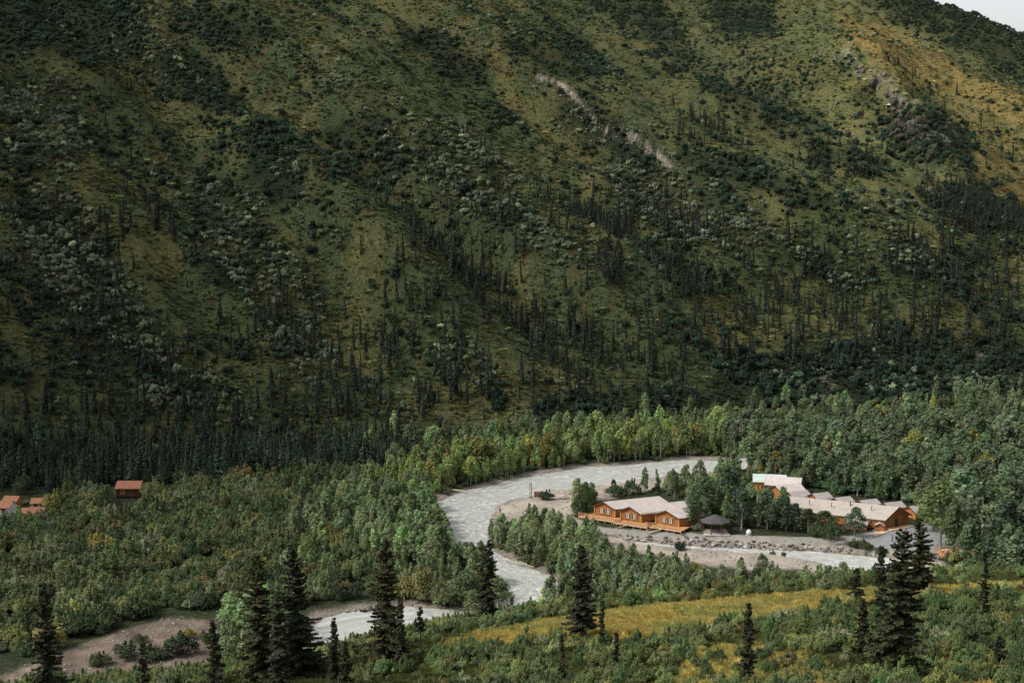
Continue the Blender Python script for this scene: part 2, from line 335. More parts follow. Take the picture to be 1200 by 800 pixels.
def cover(x, y, z):
    u, v, wu, wv = masks(x, y, z)
    n1 = fbm(x / 18, y / 18, 201, 5)[:, None]; n2 = fbm(x / 4, y / 4, 211, 4)[:, None]; n3 = fbm(x / 45, y / 45, 221, 4)[:, None]
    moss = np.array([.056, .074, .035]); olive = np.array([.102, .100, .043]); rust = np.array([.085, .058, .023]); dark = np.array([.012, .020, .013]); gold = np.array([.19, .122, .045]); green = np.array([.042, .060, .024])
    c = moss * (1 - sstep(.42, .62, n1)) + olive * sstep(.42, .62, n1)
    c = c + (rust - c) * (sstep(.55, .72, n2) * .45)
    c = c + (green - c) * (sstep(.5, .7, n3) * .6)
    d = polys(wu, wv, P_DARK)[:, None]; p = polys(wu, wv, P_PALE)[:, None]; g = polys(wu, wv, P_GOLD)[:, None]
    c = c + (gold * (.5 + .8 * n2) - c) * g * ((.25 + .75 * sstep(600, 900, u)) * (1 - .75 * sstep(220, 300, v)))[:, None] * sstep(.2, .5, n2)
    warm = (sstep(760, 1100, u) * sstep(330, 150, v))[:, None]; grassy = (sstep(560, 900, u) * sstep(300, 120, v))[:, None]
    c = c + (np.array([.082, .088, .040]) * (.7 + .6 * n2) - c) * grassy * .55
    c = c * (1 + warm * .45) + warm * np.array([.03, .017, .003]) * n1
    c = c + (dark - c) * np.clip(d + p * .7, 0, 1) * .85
    alpha = np.ones(len(x))
    rk = sstep(13, 3, dist_line(wu, wv, ROCKS)) * sstep(.45, .6, n2[:, 0])
    c = c + (np.array([.15, .14, .12]) * (.3 + 1.4 * vnoise(x / 1.7, y / 1.7, 9)[:, None]) - c) * rk[:, None]
    crest = sstep(9, 2, dist_line(wu, wv, [(965,70),(990,66),(1012,78),(1028,92),(1050,108),(1072,122)]))[:, None] * .85
    c = c + (np.array([.22, .20, .14]) - c) * crest * sstep(.45, .6, n2)
    s1 = np.maximum(sstep(1.6, -1.2, dist_line(u, v, SCAR) - 2.6 * vnoise(x / 5, y / 5, 5) - .3), sstep(1.6, -1.2, dist_line(u, v, SCAR2) - 3.4 * vnoise(x / 5, y / 5, 6) - 1.4))
    for ln, wd, k in SMALL_SCARS: s1 = np.maximum(s1, sstep(2, -1, dist_line(wu, wv, ln) - wd) * .6)
    s1 = s1 * sstep(.40, .52, fbm(x / 2.6, y / 2.6, 251, 4) + .06) * (y > 330)
    c = c + (np.array([.235, .20, .165]) * (.35 + 1.3 * fbm(x / 1.5, y / 1.5, 261, 3)[:, None]) - c) * s1[:, None]; alpha = alpha * (1 - .6 * s1)
    # valley floor
    low = (z < 3.5) & (y > 150) & (y < 620)
    if low.any():
        xl, yl, ul, vl = x[low], y[low], u[low], v[low]
        f = np.array([.035, .045, .020]) + n1[low] * .02
        gr = np.zeros(len(xl))
        for P in GRAVEL + [GRAVEL_BAR]: gr = np.maximum(gr, soft(wu[low] * .5 + ul * .5, wv[low] * .3 + vl * .7, P, 3.0))
        gr = np.maximum(gr, sstep(5, 1, sdist(xl, yl, RIVER))); gr = np.maximum(gr, sstep(4, 1, sdist(xl, yl, CREEK)))
        bank = (sstep(540, 570, ul) * sstep(345, 380, yl) * sstep(8, 1, sdist(xl, yl, RIVER)))
        gcol = np.array([.42, .365, .31]) * (.55 + .8 * n2[low]) * (.85 + .3 * n1[low])
        bar_ = ((ul < 345) & (vl > 700))[:, None]; gcol = np.where(bar_, np.array([.30, .235, .19]) * (.25 + 1.0 * fbm(xl / 2.2, yl / 2.2, 231, 4)[:, None]) * (.5 + .6 * n1[low]), gcol)
        wet = sstep(0.25, -.7, z[low])[:, None]
        gcol = gcol * (1 - .45 * wet)
        cc = f + (gcol - f) * gr[:, None]
        rd = sstep(.4, -.4, dist_line(xl, yl, ROAD) - 2.3)[:, None]; cc = cc + (np.array([.34, .32, .29]) * (.85 + .3 * n2[low]) - cc) * rd
        yd = sstep(1, -1, sdist(xl, yl, YARD))[:, None]; cc = cc + (np.array([.30, .30, .31]) * (.9 + .2 * n2[low]) - cc) * yd
        c[low] = cc; alpha[low] = np.clip(1 - np.maximum(gr, np.maximum(rd[:, 0], yd[:, 0])), 0, 1)
    nr = (y < 235) & (z > 4)
    if nr.any():
        g1 = n1[nr]; g2 = n2[nr]
        fc = np.array([.050, .062, .022]) * (.7 + .6 * g1)
        md = np.maximum(soft(wu[nr] * .3 + u[nr] * .7, wv[nr] * .3 + v[nr] * .7, MEADOW, 6), .40 * np.maximum(soft(wu[nr], wv[nr], MEADOW2, 14), soft(wu[nr], wv[nr], MEADOW3, 14)))[:, None]
        mc = np.array([.31, .24, .065]) * (1 - sstep(.5, .75, g1)) + np.array([.22, .21, .065]) * sstep(.45, .7, g1)
        mc = mc * (.75 + .5 * g2)
        c[nr] = fc + (mc - fc) * md
    return np.clip(c, .004, .8), alpha

# ---------------------------------------------------------------- the ground: one sheet to the horizon
def axis(a, b, step, lo, hi, g=1.09):
    core = list(np.arange(a, b + step / 2, step)); s = step; l = []; x = a
    while x > lo: s *= g; x -= s; l.append(x)
    s = step; r = []; x = b
    while x < hi: s *= g; x += s; r.append(x)
    return np.array(l[::-1] + core + r)
gx = axis(-215, 260, 1.0, -2600, 2600, 1.07); gy = axis(60, 560, 1.0, -400, 560.1, 1.07)
gy = np.concatenate([gy, np.arange(561.4, 1120, 1.5), axis(1120, 1121, 2.2, 1121, 3600, 1.06)[1:]]); gy = np.unique(gy)
X, Y = np.meshgrid(gx, gy); xs, ys = X.ravel(), Y.ravel(); zs = height(xs, ys)
nx, ny = len(gx), len(gy)
def grid_mesh(name, co, faces, mat, smooth=True):
    me = bpy.data.meshes.new(name); nv, nf = len(co), len(faces); k = faces.shape[1]
    me.vertices.add(nv); me.vertices.foreach_set('co', np.asarray(co, np.float32).ravel())
    me.loops.add(nf * k); me.loops.foreach_set('vertex_index', faces.astype(np.int32).ravel())
    me.polygons.add(nf); me.polygons.foreach_set('loop_start', np.arange(0, nf * k, k, dtype=np.int32)); me.polygons.foreach_set('loop_total', np.full(nf, k, np.int32))
    if smooth: me.polygons.foreach_set('use_smooth', np.ones(nf, bool))
    if mat: me.materials.append(mat)
    me.update(calc_edges=True)
    return me
I = (np.arange(ny - 1)[:, None] * nx + np.arange(nx - 1)[None]).ravel()
me = grid_mesh('ground', np.stack([xs, ys, zs], 1), np.stack([I, I + 1, I + nx + 1, I + nx], 1), mg)
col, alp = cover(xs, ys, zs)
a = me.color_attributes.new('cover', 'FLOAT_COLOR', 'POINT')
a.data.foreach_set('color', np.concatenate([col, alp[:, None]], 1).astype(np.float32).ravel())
go = bpy.data.objects.new('ground', me); C.objects.link(go); go['kind'] = 'structure'
# water: a level sheet lying in the carved bed
wx = np.arange(-110, 175, 1.0); wy = np.arange(205, 520, 1.0)
WX, WY = np.meshgrid(wx, wy); wxs, wys = WX.ravel(), WY.ravel()
FLOW = river_world([(930,541),(800,549),(700,558),(620,568),(560,582),(540,605),(547,635),(570,662),(618,685),(600,715),(540,742),(440,745),(390,775),(350,850)], WATER_Z)
FLOW_C = river_world([(720,631),(790,639),(880,644),(950,650),(1010,662),(1080,690),(1120,710)], WATER_Z)
def flow_coords(px, py, line):
    best = np.full(len(px), 1e9); S = np.zeros(len(px)); O = np.zeros(len(px)); run = 0
    for (x0, y0), (x1, y1) in zip(line, line[1:]):
        ex, ey = x1 - x0, y1 - y0; L = math.hypot(ex, ey); t = np.clip(((px - x0) * ex + (py - y0) * ey) / L / L, 0, 1)
        d = np.hypot(px - x0 - t * ex, py - y0 - t * ey); m = d < best; sg = np.sign((px - x0) * ey - (py - y0) * ex)
        best = np.where(m, d, best); S = np.where(m, run + t * L, S); O = np.where(m, sg * d, O); run += L
    return np.stack([S * .42, O * .8, np.zeros(len(px))], 1)
def water(name, poly, z, grow, line):
    d = sdist(wxs, wys, poly); keep = (d < grow).reshape(WX.shape)
    f = keep[:-1, :-1] | keep[1:, :-1] | keep[:-1, 1:] | keep[1:, 1:]
    J = (np.arange(len(wy) - 1)[:, None] * len(wx) + np.arange(len(wx) - 1)[None])[f]
    zz = z + .10 * (fbm(wxs / 2.5, wys / 2.5, 301, 3) - .5)
    me = grid_mesh(name, np.stack([wxs, wys, zz], 1), np.stack([J, J + 1, J + len(wx) + 1, J + len(wx)], 1), mw)
    at = me.attributes.new('flow', 'FLOAT_VECTOR', 'POINT'); at.data.foreach_set('vector', flow_coords(wxs, wys, line).astype(np.float32).ravel())
    import bmesh
    bm = bmesh.new(); bm.from_mesh(me); bmesh.ops.delete(bm, geom=[q for q in bm.verts if not q.link_faces], context='VERTS'); bm.to_mesh(me); bm.free()
    o = bpy.data.objects.new(name, me); C.objects.link(o); o['kind'] = 'structure'; return o
water('river_water', RIVER, WATER_Z, 7, FLOW)
water('creek_water', CREEK, WATER_Z - .12, 4, FLOW_C)

# ---------------------------------------------------------------- plant shapes
def cards(P, Nn, S, asp=1.0, jitter=.6, g=rng):
    """small leaf-clump faces: centres P, facing Nn with some scatter, size S"""
    n = len(P); Nn = Nn + g.normal(0, jitter, (n, 3)); Nn /= np.linalg.norm(Nn, axis=1)[:, None] + 1e-9
    r = g.normal(0, 1, (n, 3)); T = np.cross(Nn, r); T /= np.linalg.norm(T, axis=1)[:, None] + 1e-9; B = np.cross(Nn, T)
    S = np.broadcast_to(np.asarray(S, float), (n,))[:, None]
    T = T * S * .5 * asp; B = B * S * .5; bend = Nn * S * .18
    v = np.stack([P - T - B * .6, P + T * .3 - B - bend, P + T + B * .5, P - T * .4 + B - bend], 1).reshape(-1, 3)
    return v, np.arange(n * 4).reshape(n, 4)
def lobes_cards(L, per, size, down=.15, g=rng, jitter=.6, inner=.35):
    """L: [(cx,cy,cz,rx,ry,rz)]; faces spread over and just inside the lobes"""
    P = []; Q = []
    for cx, cyy, cz, rx, ry, rz in L:
        m = max(4, int(per * (rx * rz) ** .5 ** 1)) if False else per
        d = g.normal(0, 1, (m, 3)); d /= np.linalg.norm(d, axis=1)[:, None]
        flip = (d[:, 2] < -.1) & (g.random(m) > down); d[flip, 2] *= -1
        rr = 1 - inner * g.random(m) ** 1.5
        P.append(np.array([cx, cyy, cz]) + d * rr[:, None] * np.array([rx, ry, rz])); Q.append(d / np.array([rx, ry, rz]) * rz)
    P = np.concatenate(P); Q = np.concatenate(Q); Q /= np.linalg.norm(Q, axis=1)[:, None]
    Q = Q + np.array([0, 0, .35])
    return cards(P, Q, size * (.6 + .8 * g.random(len(P))), g=g, jitter=jitter)
def tube(pts, rad, sides=6):
    vs = []; fs = []
    pts = [Vector(p) for p in pts]
    for i, p in enumerate(pts):
        d = (pts[min(i + 1, len(pts) - 1)] - pts[max(i - 1, 0)]).normalized()
        a = d.orthogonal().normalized(); b2 = d.cross(a)
        for k in range(sides):
            t = 2 * math.pi * k / sides; vs.append(p + (a * math.cos(t) + b2 * math.sin(t)) * rad[i])
    for i in range(len(pts) - 1):
        for k in range(sides):
            fs.append((i * sides + k, i * sides + (k + 1) % sides, (i + 1) * sides + (k + 1) % sides, (i + 1) * sides + k))
    return np.array([tuple(v) for v in vs]), np.array(fs)
def join(parts):
    V = []; Fc = []; M = []; o = 0
    for v, f, m in parts:
        V.append(v); Fc.append(f + o); M.append(np.full(len(f), m)); o += len(v)
    return np.concatenate(V), np.concatenate(Fc), np.concatenate(M)
def plant_mesh(name, parts, mats):
    v, f, m = join(parts); me = grid_mesh(name, v, f, None, False)
    for x in mats: me.materials.append(x)
    me.polygons.foreach_set('material_index', m.astype(np.int32)); return me

def shrub_parts(seed, n_lobes, per, size, wide=1.0, tall=.8, twig=True, sprigs=0, inner=.35):
    """bush about 2 units wide and `tall`*1.3 high, many stems fanning out of one root"""
    g = np.random.default_rng(seed); L = []
    for k in range(n_lobes):
        a = g.random() * 6.28; r = wide * (.15 + .6 * g.random() ** .6) if k else 0
        h = tall * (.45 + .55 * g.random()) * (1.1 - .45 * r / wide); s = .24 + .22 * g.random()
        L.append((r * math.cos(a), r * math.sin(a), h, s * wide, s * wide, s * (1.0 + .6 * g.random())))
    for k in range(sprigs):
        a = g.random() * 6.28; r = wide * .75 * g.random() ** .6; h = tall * (1.05 + .4 * g.random()) * (1.15 - .45 * r / wide); q = .07 + .06 * g.random()
        L.append((r * math.cos(a), r * math.sin(a), h, q, q, .26 + .2 * g.random()))
    pr = [(*lobes_cards(L, per, size, g=g, inner=inner), 0)]
    if twig:
        for (x, y, h, *_ ) in L[:6]: pr.append((*tube([(x * .1, y * .1, -.15), (x * .6, y * .6, h * .55), (x, y, h)], [.05, .03, .012], 3), 1))
    return pr
def spire_parts(seed, h=1.0, w=.11, n=130, size=.06, snag=0.0):
    """thin black-spruce spire of height 1"""
    g = np.random.default_rng(seed); t = g.random(n) ** .8; t = .07 + .93 * t
    lump = .65 + .6 * np.abs(np.sin(t * 23 + seed) * .5 + np.sin(t * 41 + seed * 2) * .5)
    r = w * (1 - t) ** .75 * lump * (.55 + .6 * g.random(n)) + .008
    a = g.random(n) * 6.28
    P = np.stack([r * np.cos(a), r * np.sin(a), t * h], 1); Q = np.stack([np.cos(a), np.sin(a), np.full(n, .55)], 1)
    lean = (g.random(2) - .5) * .06; P[:, :2] += lean * (P[:, 2:] ** 2)
    v, f = cards(P, Q, size * (1.15 - .7 * t), asp=1.5, jitter=.35, g=g)
    return [(v, f, 0), (*tube([(0, 0, -.04), (0, 0, .5), (lean[0], lean[1], 1.0)], [.013, .009, .003], 4), 1)]
def aspen_crown(seed, n_lobes=15, per=88, size=.042, w=.23, lo=.22):
    """narrow balsam-poplar crown, unit height"""
    g = np.random.default_rng(seed); L = []
    for k in range(n_lobes):
        t = lo + (1 - lo) * ((k + .5) / n_lobes) ** .9; q = (t - lo) / (1 - lo)
        rad = w * (math.sin(math.pi * min(.97, .22 + q * .78)) ** .8)
        a = g.random() * 6.28; r = rad * (.3 + .55 * g.random()) * (1 - .5 * q ** 3); s = rad * (.36 + .26 * g.random()) * (1 - .25 * q) + .014
        L.append((r * math.cos(a), r * math.sin(a), min(t, .93), s, s, s * (1.5 + .9 * g.random())))
    return [(*lobes_cards(L, per, size, g=g, inner=.6), 0)]
def aspen_trunk(seed, w=.2):
    g = np.random.default_rng(seed + 900); pr = []
    k = (g.random(2) - .5) * .05
    pr.append((*tube([(0, 0, -.05), (k[0] * .5, k[1] * .5, .4), (k[0], k[1], .9)], [.018, .013, .004], 5), 0))
    for j in range(9):
        t = .25 + .06 * j; a = g.random() * 6.28; r = w * (.6 + .4 * g.random())
        pr.append((*tube([(k[0] * t, k[1] * t, t), (r * .5 * math.cos(a), r * .5 * math.sin(a), t + .07), (r * math.cos(a), r * math.sin(a), t + .16)], [.006, .004, .0015], 3), 0))
    return pr

SHRUB = [plant_mesh('shrub', shrub_parts(s, 10, 52, .23), [M_leaf, M_bark]) for s in (1, 2, 3, 4)]          # far hillside
BUSH = [plant_mesh('bush', shrub_parts(s, 15, 125, .105, tall=.95, sprigs=4, inner=.6), [M_leaf, M_bark]) for s in (11, 12, 13, 14)]       # valley floor
FINE = [plant_mesh('near_bush', shrub_parts(s, 17, 170, .085, tall=.95, sprigs=5, inner=.6), [M_leaf, M_bark]) for s in (21, 22, 23)]      # hillside under the camera
SPIRE = [plant_mesh('spruce', spire_parts(s, w=w, n=250, size=.058), [M_needle, M_dark_bark]) for s, w in ((31, .105), (32, .13), (33, .085), (34, .15))]
ASPEN_C = [plant_mesh('crown', aspen_crown(s, w=w, lo=lo), [M_leaf]) for s, w, lo in ((41, .18, .14), (42, .21, .24), (43, .155, .10), (44, .26, .2))]
ASPEN_T = [plant_mesh('trunk', aspen_trunk(s), [M_pale_bark]) for s in (41, 42, 43, 44)]
ASPEN_ALL = [plant_mesh('aspen', aspen_crown(s, w=w, lo=lo) + [(v, f, 1) for v, f, _ in aspen_trunk(s)], [M_leaf, M_pale_bark]) for s, w, lo in ((41, .18, .14), (42, .21, .24), (43, .155, .10), (44, .26, .2))]
TUFT = []
for s in (51, 52, 53):
    g = np.random.default_rng(s); k = 60
    Pt = np.stack([g.normal(0, .38, k), g.normal(0, .38, k), .12 + .22 * g.random(k)], 1); Qt = np.stack([g.normal(0, .6, k), g.normal(0, .6, k), np.full(k, .8)], 1)
    TUFT.append(plant_mesh('tuft', [(*cards(Pt, Qt, .26, g=g), 0)], [M_leaf]))
GRASS = []
for s in (61, 62):
    g = np.random.default_rng(s); k = 70; a = g.random(k) * 6.28; r = .5 * g.random(k) ** .5
    base_ = np.stack([r * np.cos(a), r * np.sin(a), np.zeros(k)], 1); tip = base_ + np.stack([g.normal(0, .16, k), g.normal(0, .16, k), .28 + .35 * g.random(k)], 1)
    wv_ = np.stack([np.cos(a + 1), np.sin(a + 1), np.zeros(k)], 1) * .035
    v = np.stack([base_ - wv_, base_ + wv_, tip + wv_ * .4, tip - wv_ * .4], 1).reshape(-1, 3)
    GRASS.append(plant_mesh('grass', [(v, np.arange(k * 4).reshape(k, 4), 0)], [M_leaf]))

# uncountable cover: points carrying one plant each
_proto = {}
def proto(me):
    if me.name not in _proto: _proto[me.name] = bpy.data.objects.new(me.name + '_shape', me)
    return _proto[me.name]
def scatter(name, meshes, pos, scl, tint, rotz=None, tilt=None, label=None):
    n = len(pos)
    if n == 0: return None
    me = bpy.data.meshes.new(name); me.vertices.add(n); me.vertices.foreach_set('co', np.asarray(pos, np.float32).ravel())
    def A(nm, ty, data, key):
        at = me.attributes.new(nm, ty, 'POINT'); at.data.foreach_set(key, np.asarray(data).ravel())
    A('scl', 'FLOAT_VECTOR', np.asarray(scl, np.float32), 'vector')
    rz = rng.random(n) * 6.283 if rotz is None else rotz; tl = (rng.random((n, 2)) - .5) * .16 if tilt is None else tilt
    A('rot', 'FLOAT_VECTOR', np.stack([tl[:, 0], tl[:, 1], rz], 1).astype(np.float32), 'vector')
    A('tint', 'FLOAT_VECTOR', np.asarray(tint, np.float32), 'vector')
    A('pick', 'INT', rng.integers(0, len(meshes), n).astype(np.int32), 'value')
    o = bpy.data.objects.new(name, me); C.objects.link(o); o['kind'] = 'stuff'
    if label: o['label'] = label
    ng = bpy.data.node_groups.new(name, 'GeometryNodeTree')
    ng.interface.new_socket('Geometry', in_out='INPUT', socket_type='NodeSocketGeometry'); ng.interface.new_socket('Geometry', in_out='OUTPUT', socket_type='NodeSocketGeometry')
    gi = ng.nodes.new('NodeGroupInput'); gout = ng.nodes.new('NodeGroupOutput'); jn = ng.nodes.new('GeometryNodeJoinGeometry'); ip = ng.nodes.new('GeometryNodeInstanceOnPoints')
    for m in meshes:
        oi = ng.nodes.new('GeometryNodeObjectInfo'); oi.inputs['Object'].default_value = proto(m); oi.inputs['As Instance'].default_value = True
        ng.links.new(oi.outputs['Geometry'], jn.inputs[0])
    def att_node(nm, ty):
        x = ng.nodes.new('GeometryNodeInputNamedAttribute'); x.data_type = ty; x.inputs['Name'].default_value = nm
        return next(s for s in x.outputs if s.enabled and s.name == 'Attribute')
    ng.links.new(gi.outputs[0], ip.inputs['Points']); ng.links.new(jn.outputs[0], ip.inputs['Instance']); ip.inputs['Pick Instance'].default_value = True
    ng.links.new(att_node('pick', 'INT'), ip.inputs['Instance Index']); ng.links.new(att_node('scl', 'FLOAT_VECTOR'), ip.inputs['Scale'])
    er = ng.nodes.new('FunctionNodeEulerToRotation'); ng.links.new(att_node('rot', 'FLOAT_VECTOR'), er.inputs[0]); ng.links.new(er.outputs[0], ip.inputs['Rotation'])
    ng.links.new(ip.outputs[0], gout.inputs[0])
    md = o.modifiers.new('scatter', 'NODES'); md.node_group = ng
    return o

def tag(o, label, cat, group=None):
    o['label'] = label; o['category'] = cat
    if group: o['group'] = group
    return o
def place_plants(name, meshes, pos, scl, tint, how):
    """each plant an object of its own; how(i) -> label, category, group"""
    for i in range(len(pos)):
        o = bpy.data.objects.new(name, meshes[rnd.randrange(len(meshes))]); C.objects.link(o)
        o.location = pos[i]; o.scale = scl[i]; o.rotation_euler = (rnd.uniform(-.05, .05), rnd.uniform(-.05, .05), rnd.uniform(0, 6.28))
        o['tint'] = [float(q) for q in tint[i]]
        tag(o, *how(i))
def biggest(pos, size, k=300):
    """indices of the k that show largest in the photo, and the rest"""
    u, v, fw = project(pos[:, 0], pos[:, 1], pos[:, 2])
    ap = size / fw * ((u > 0) & (u < 1200) & (v > 5) & (v < 830))
    # hidden behind a rise of the ground: not shown
    vis = np.ones(len(pos), bool); ht = pos[:, 2] + size * .8
    for t in np.linspace(.15, .985, 60):
        vis &= (EYE + (ht - EYE) * t) > height(pos[:, 0] * t, pos[:, 1] * t) - .2
    ap = ap * vis
    o = np.argsort(-ap); sel = o[:k]; sel = sel[ap[sel] > 0]
    rest = np.ones(len(pos), bool); rest[sel] = False
    return sel, np.where(rest)[0]

# candidates on a jittered grid within sight (and a little beyond the frame on both sides)
def candidates(step, x0, x1, y0, y1, seed, side=110):
    g = np.random.default_rng(seed); a = np.arange(x0, x1, step); b_ = np.arange(y0, y1, step); A_, B_ = np.meshgrid(a, b_)
    x = A_.ravel() + g.random(A_.size) * step; y = B_.ravel() + g.random(A_.size) * step
    k = (np.abs(x) < y * .36 + 50); x, y = x[k], y[k]; z = height(x, y)
    u, v, fw = project(x, y, z)
    k = (u > -side) & (u < 1200 + side) & (v > -60) & (v < 870)
    return x[k], y[k], z[k], u[k], v[k]
def warp(x, y, u, v, a=22):
    return u + (fbm(x / 7, y / 7, 101, 3) - .5) * a, v + (fbm(x / 7, y / 7, 111, 3) - .5) * a * .8

def tints(n, base, var=.25, hue=.12, seed=0):
    g = np.random.default_rng(seed); b_ = np.array(base)[None]
    return np.clip(b_ * np.exp(g.normal(0, var, (n, 1))) * np.exp(g.normal(0, hue, (n, 3))), .004, .6)
PALE_T = (.180, .212, .155); DARK_T = (.036, .064, .043); MID_T = (.052, .075, .036)

def zone(u, v):
    """a findable place on the mountain, for the labels"""
    if v < 150: return 'below the top edge of the mountain' if u < 640 else ('on the grassy shoulder above the gravel slide' if u < 900 else 'near the rocky outcrop on the far spur')
    if v < 300: return 'high on the open mountain slope' if u < 600 else ('just below the pale gravel slide' if u < 850 else 'on the slope under the rocky spur')
    if v < 430: return 'halfway up the mountain slope above the spruce belt' if u < 450 else ('on the spruce-dotted slope above the river bend' if u < 850 else 'on the slope high above the timber lodges')
    return 'at the foot of the mountain beside the dark spruce belt' if u < 470 else ('at the slope foot above the poplars of the far bank' if u < 850 else 'at the slope foot behind the lodge woods')
def zkey(u, v): return (0 if v < 150 else 1 if v < 300 else 2 if v < 430 else 3, 0 if u < 470 else 1 if u < 850 else 2)

# ---- hillside scrub
x, y, z, u, v = candidates(1.75, -330, 560, 340, 1340, 1)
hill = z > 3.5
wu, wv = warp(x, y, u, v, 44)
pm = polys(wu, wv, P_PALE); dm = polys(wu, wv, P_DARK)
scar = np.minimum(dist_line(u, v, SCAR) - 5, dist_line(u, v, SCAR2) - 6) < 0
g = np.random.default_rng(5); q = g.random(len(x)); gaps = fbm(x / 9, y / 9, 401, 3)
far = (y > 820)
bgp = sstep(.54, .70, fbm((x * .67 + y * .74) / 9, (x * .74 - y * .67) / 42, 411, 4)) * .8 * np.where((u > 800) & (v < 230), .35, 1)
pale = hill & ~scar & (q < np.clip(pm * .80 * sstep(.34, .58, gaps) + bgp * .45 * (fbm(x / 40, y / 40, 415, 3) > .48), 0, .7))
darkm = hill & ~scar & ~pale & (q < np.clip(dm * .75 * sstep(.31, .48, gaps) + pm * .3 + bgp * .7 + .02, 0, .8))
def hill_scrub(mask, name, T, lab, seed, smin_, smax_):
    px, py, pz, pu, pv = x[mask], y[mask], z[mask], u[mask], v[mask]; n = len(px); g = np.random.default_rng(seed)
    s = smin_ + (smax_ - smin_) * g.random(n) ** 1.6; s = s * np.where(pv < 130, .8, 1)
    scl = np.stack([s, s, s * (.95 + .5 * g.random(n))], 1); pos = np.stack([px, py, pz - .1], 1); T_ = tints(n, T, .34, .04, seed)
    # crop of lighter and darker individuals
    sel, rest = biggest(pos, s * 2, 300)
    place_plants(name, SHRUB, pos[sel], scl[sel], T_[sel], lambda i: (lab + ' ' + zone(pu[sel[i]], pv[sel[i]]), 'shrub', lab + 's ' + zone(pu[sel[i]], pv[sel[i]])))
    scatter(name.replace('shrub', 'scrub') if 'shrub' in name else name + '_cover', SHRUB, pos[rest], scl[rest], T_[rest], label='%s thicket spread over the mountain slope' % lab)
hill_scrub(pale, 'willow_shrub', PALE_T, 'pale grey-green willow shrub', 71, .65, 1.7)
hill_scrub(darkm, 'alder_shrub', DARK_T, 'dark green rounded alder shrub', 72, .8, 2.2)
# ---- low heath between the scrub
x, y, z, u, v = candidates(1.45, -330, 560, 340, 1340, 2)
hill = z > 3; scar = np.minimum(dist_line(u, v, SCAR) - 5, dist_line(u, v, SCAR2) - 6) < 0; rkk = dist_line(u, v, ROCKS) < 5
g = np.random.default_rng(6); q = g.random(len(x)); cl = fbm(x / 4.5, y / 4.5, 421, 3)
k = hill & ~scar & ~rkk & (q < .75 * sstep(.28, .5, cl) * np.where((u > 700) & (v < 240), .6, 1))
cc, _ = cover(x[k], y[k], z[k]); n = k.sum()
kind = g.random(n); small = kind < np.where(u[k] > 820, .16, .34)
s = np.where(small, .38 + .5 * g.random(n) ** 1.5, .7 + 1.1 * g.random(n) ** 1.5)
T_ = cc * np.array([.95, 1.05, 1.0]) * np.exp(g.normal(0, .42, (n, 1))) * np.exp(g.normal(0, .08, (n, 3)))
lt = g.random(n) < .16; T_[lt] = T_[lt] * np.array([1.7, 1.75, 1.9])
T_[small] = T_[small] * .5 + np.where(g.random((n, 1)) < .28, np.array([[.10, .115, .08]]), np.array([[.022, .034, .020]]))[small]
pos = np.stack([x[k], y[k], z[k] - .05], 1)
scatter('heath', TUFT, pos[~small], np.stack([s * 1.2, s * 1.2, s], 1)[~small], T_[~small], label='low mossy heath and dwarf birch covering the mountain slope')
scatter('low_scrub', SHRUB, pos[small], np.stack([s, s, s * 1.15], 1)[small], T_[small], label='knee-high scrub dotted all over the mountain slope')
# ---- hillside spruces
P_SPR = [([(400,235),(640,225),(820,270),(1200,290),(1230,420),(1100,430),(900,440),(840,470),(640,490),(470,490),(380,470),(390,330)], .42),
         ([(520,300),(700,290),(860,300),(900,400),(800,450),(600,440),(520,400)], .5), ([(80,330),(140,350),(250,440),(280,500),(150,480),(70,420)], .7), ([(250,370),(400,340),(420,500),(270,500)], .45),
         ([(640,230),(800,230),(900,300),(700,330)], .55), ([(1080,225),(1140,232),(1210,268),(1210,285),(1150,270),(1090,245)], 2.2), ([(800,300),(960,310),(1000,400),(820,420)], .45),
         ([(460,170),(560,150),(620,250),(450,260)], .10), ([(0,250),(200,230),(230,330),(0,330)], .18), ([(120,100),(200,90),(190,200),(120,210)], .15), ([(800,140),(840,140),(860,175),(800,170)], .6),
         ([(935,170),(1040,190),(1035,215),(950,205)], .5), ([(0,330),(60,330),(60,460),(0,460)], .15), ([(1040,270),(1210,300),(1210,380),(1040,350)], .3), ([(1000,60),(1200,120),(1200,220),(1000,200)], .03)]
P_BELT = [(-120,522),(60,520),(150,512),(260,520),(330,528),(400,524),(455,530),(490,536),(490,550),(430,560),(300,566),(180,572),(60,574),(-120,585)]
x, y, z, u, v = candidates(2.35, -330, 480, 340, 1060, 3)
wu, wv = warp(x, y, u, v, 40)
dens = polys(wu, wv, P_SPR, 18) * .74 * sstep(.25, .60, fbm(x / 10, y / 10, 431, 3)) * 1.05
belt = soft(wu, wv * .5 + v * .5, P_BELT, 5)
dens = np.maximum(dens, belt * .85); dens = np.where((v > 480) & (v < 530) & (u < 470), np.maximum(dens, .35), dens)
okv = (z > 1.0) | (belt > .5); scar = np.minimum(dist_line(u, v, SCAR), dist_line(u, v, SCAR2)) < 7
k = okv & ~scar & (np.random.default_rng(9).random(len(x)) < dens) & (y > 345)
px, py, pz, pu, pv, bl = x[k], y[k], z[k], u[k], v[k], belt[k]; n = len(px); g = np.random.default_rng(10)
h = (4.8 + 7.0 * g.random(n) ** 1.5) * np.where(bl > .5, .95, 1) * np.where(pv < 260, .85, 1); w = h * (.62 + .45 * g.random(n)) * np.where(bl > .5, 1.35, .95)
scl = np.stack([w, w, h], 1); pos = np.stack([px, py, pz - .1], 1); T_ = tints(n, (.0145, .0225, .0145), .30, .06, 12) + np.array([.010, .007, .002]) * (g.random(n) < .08)[:, None]; T_[bl > .5] *= np.array([1.35, 1.6, 1.45])
sel, rest = biggest(pos, h, 300)
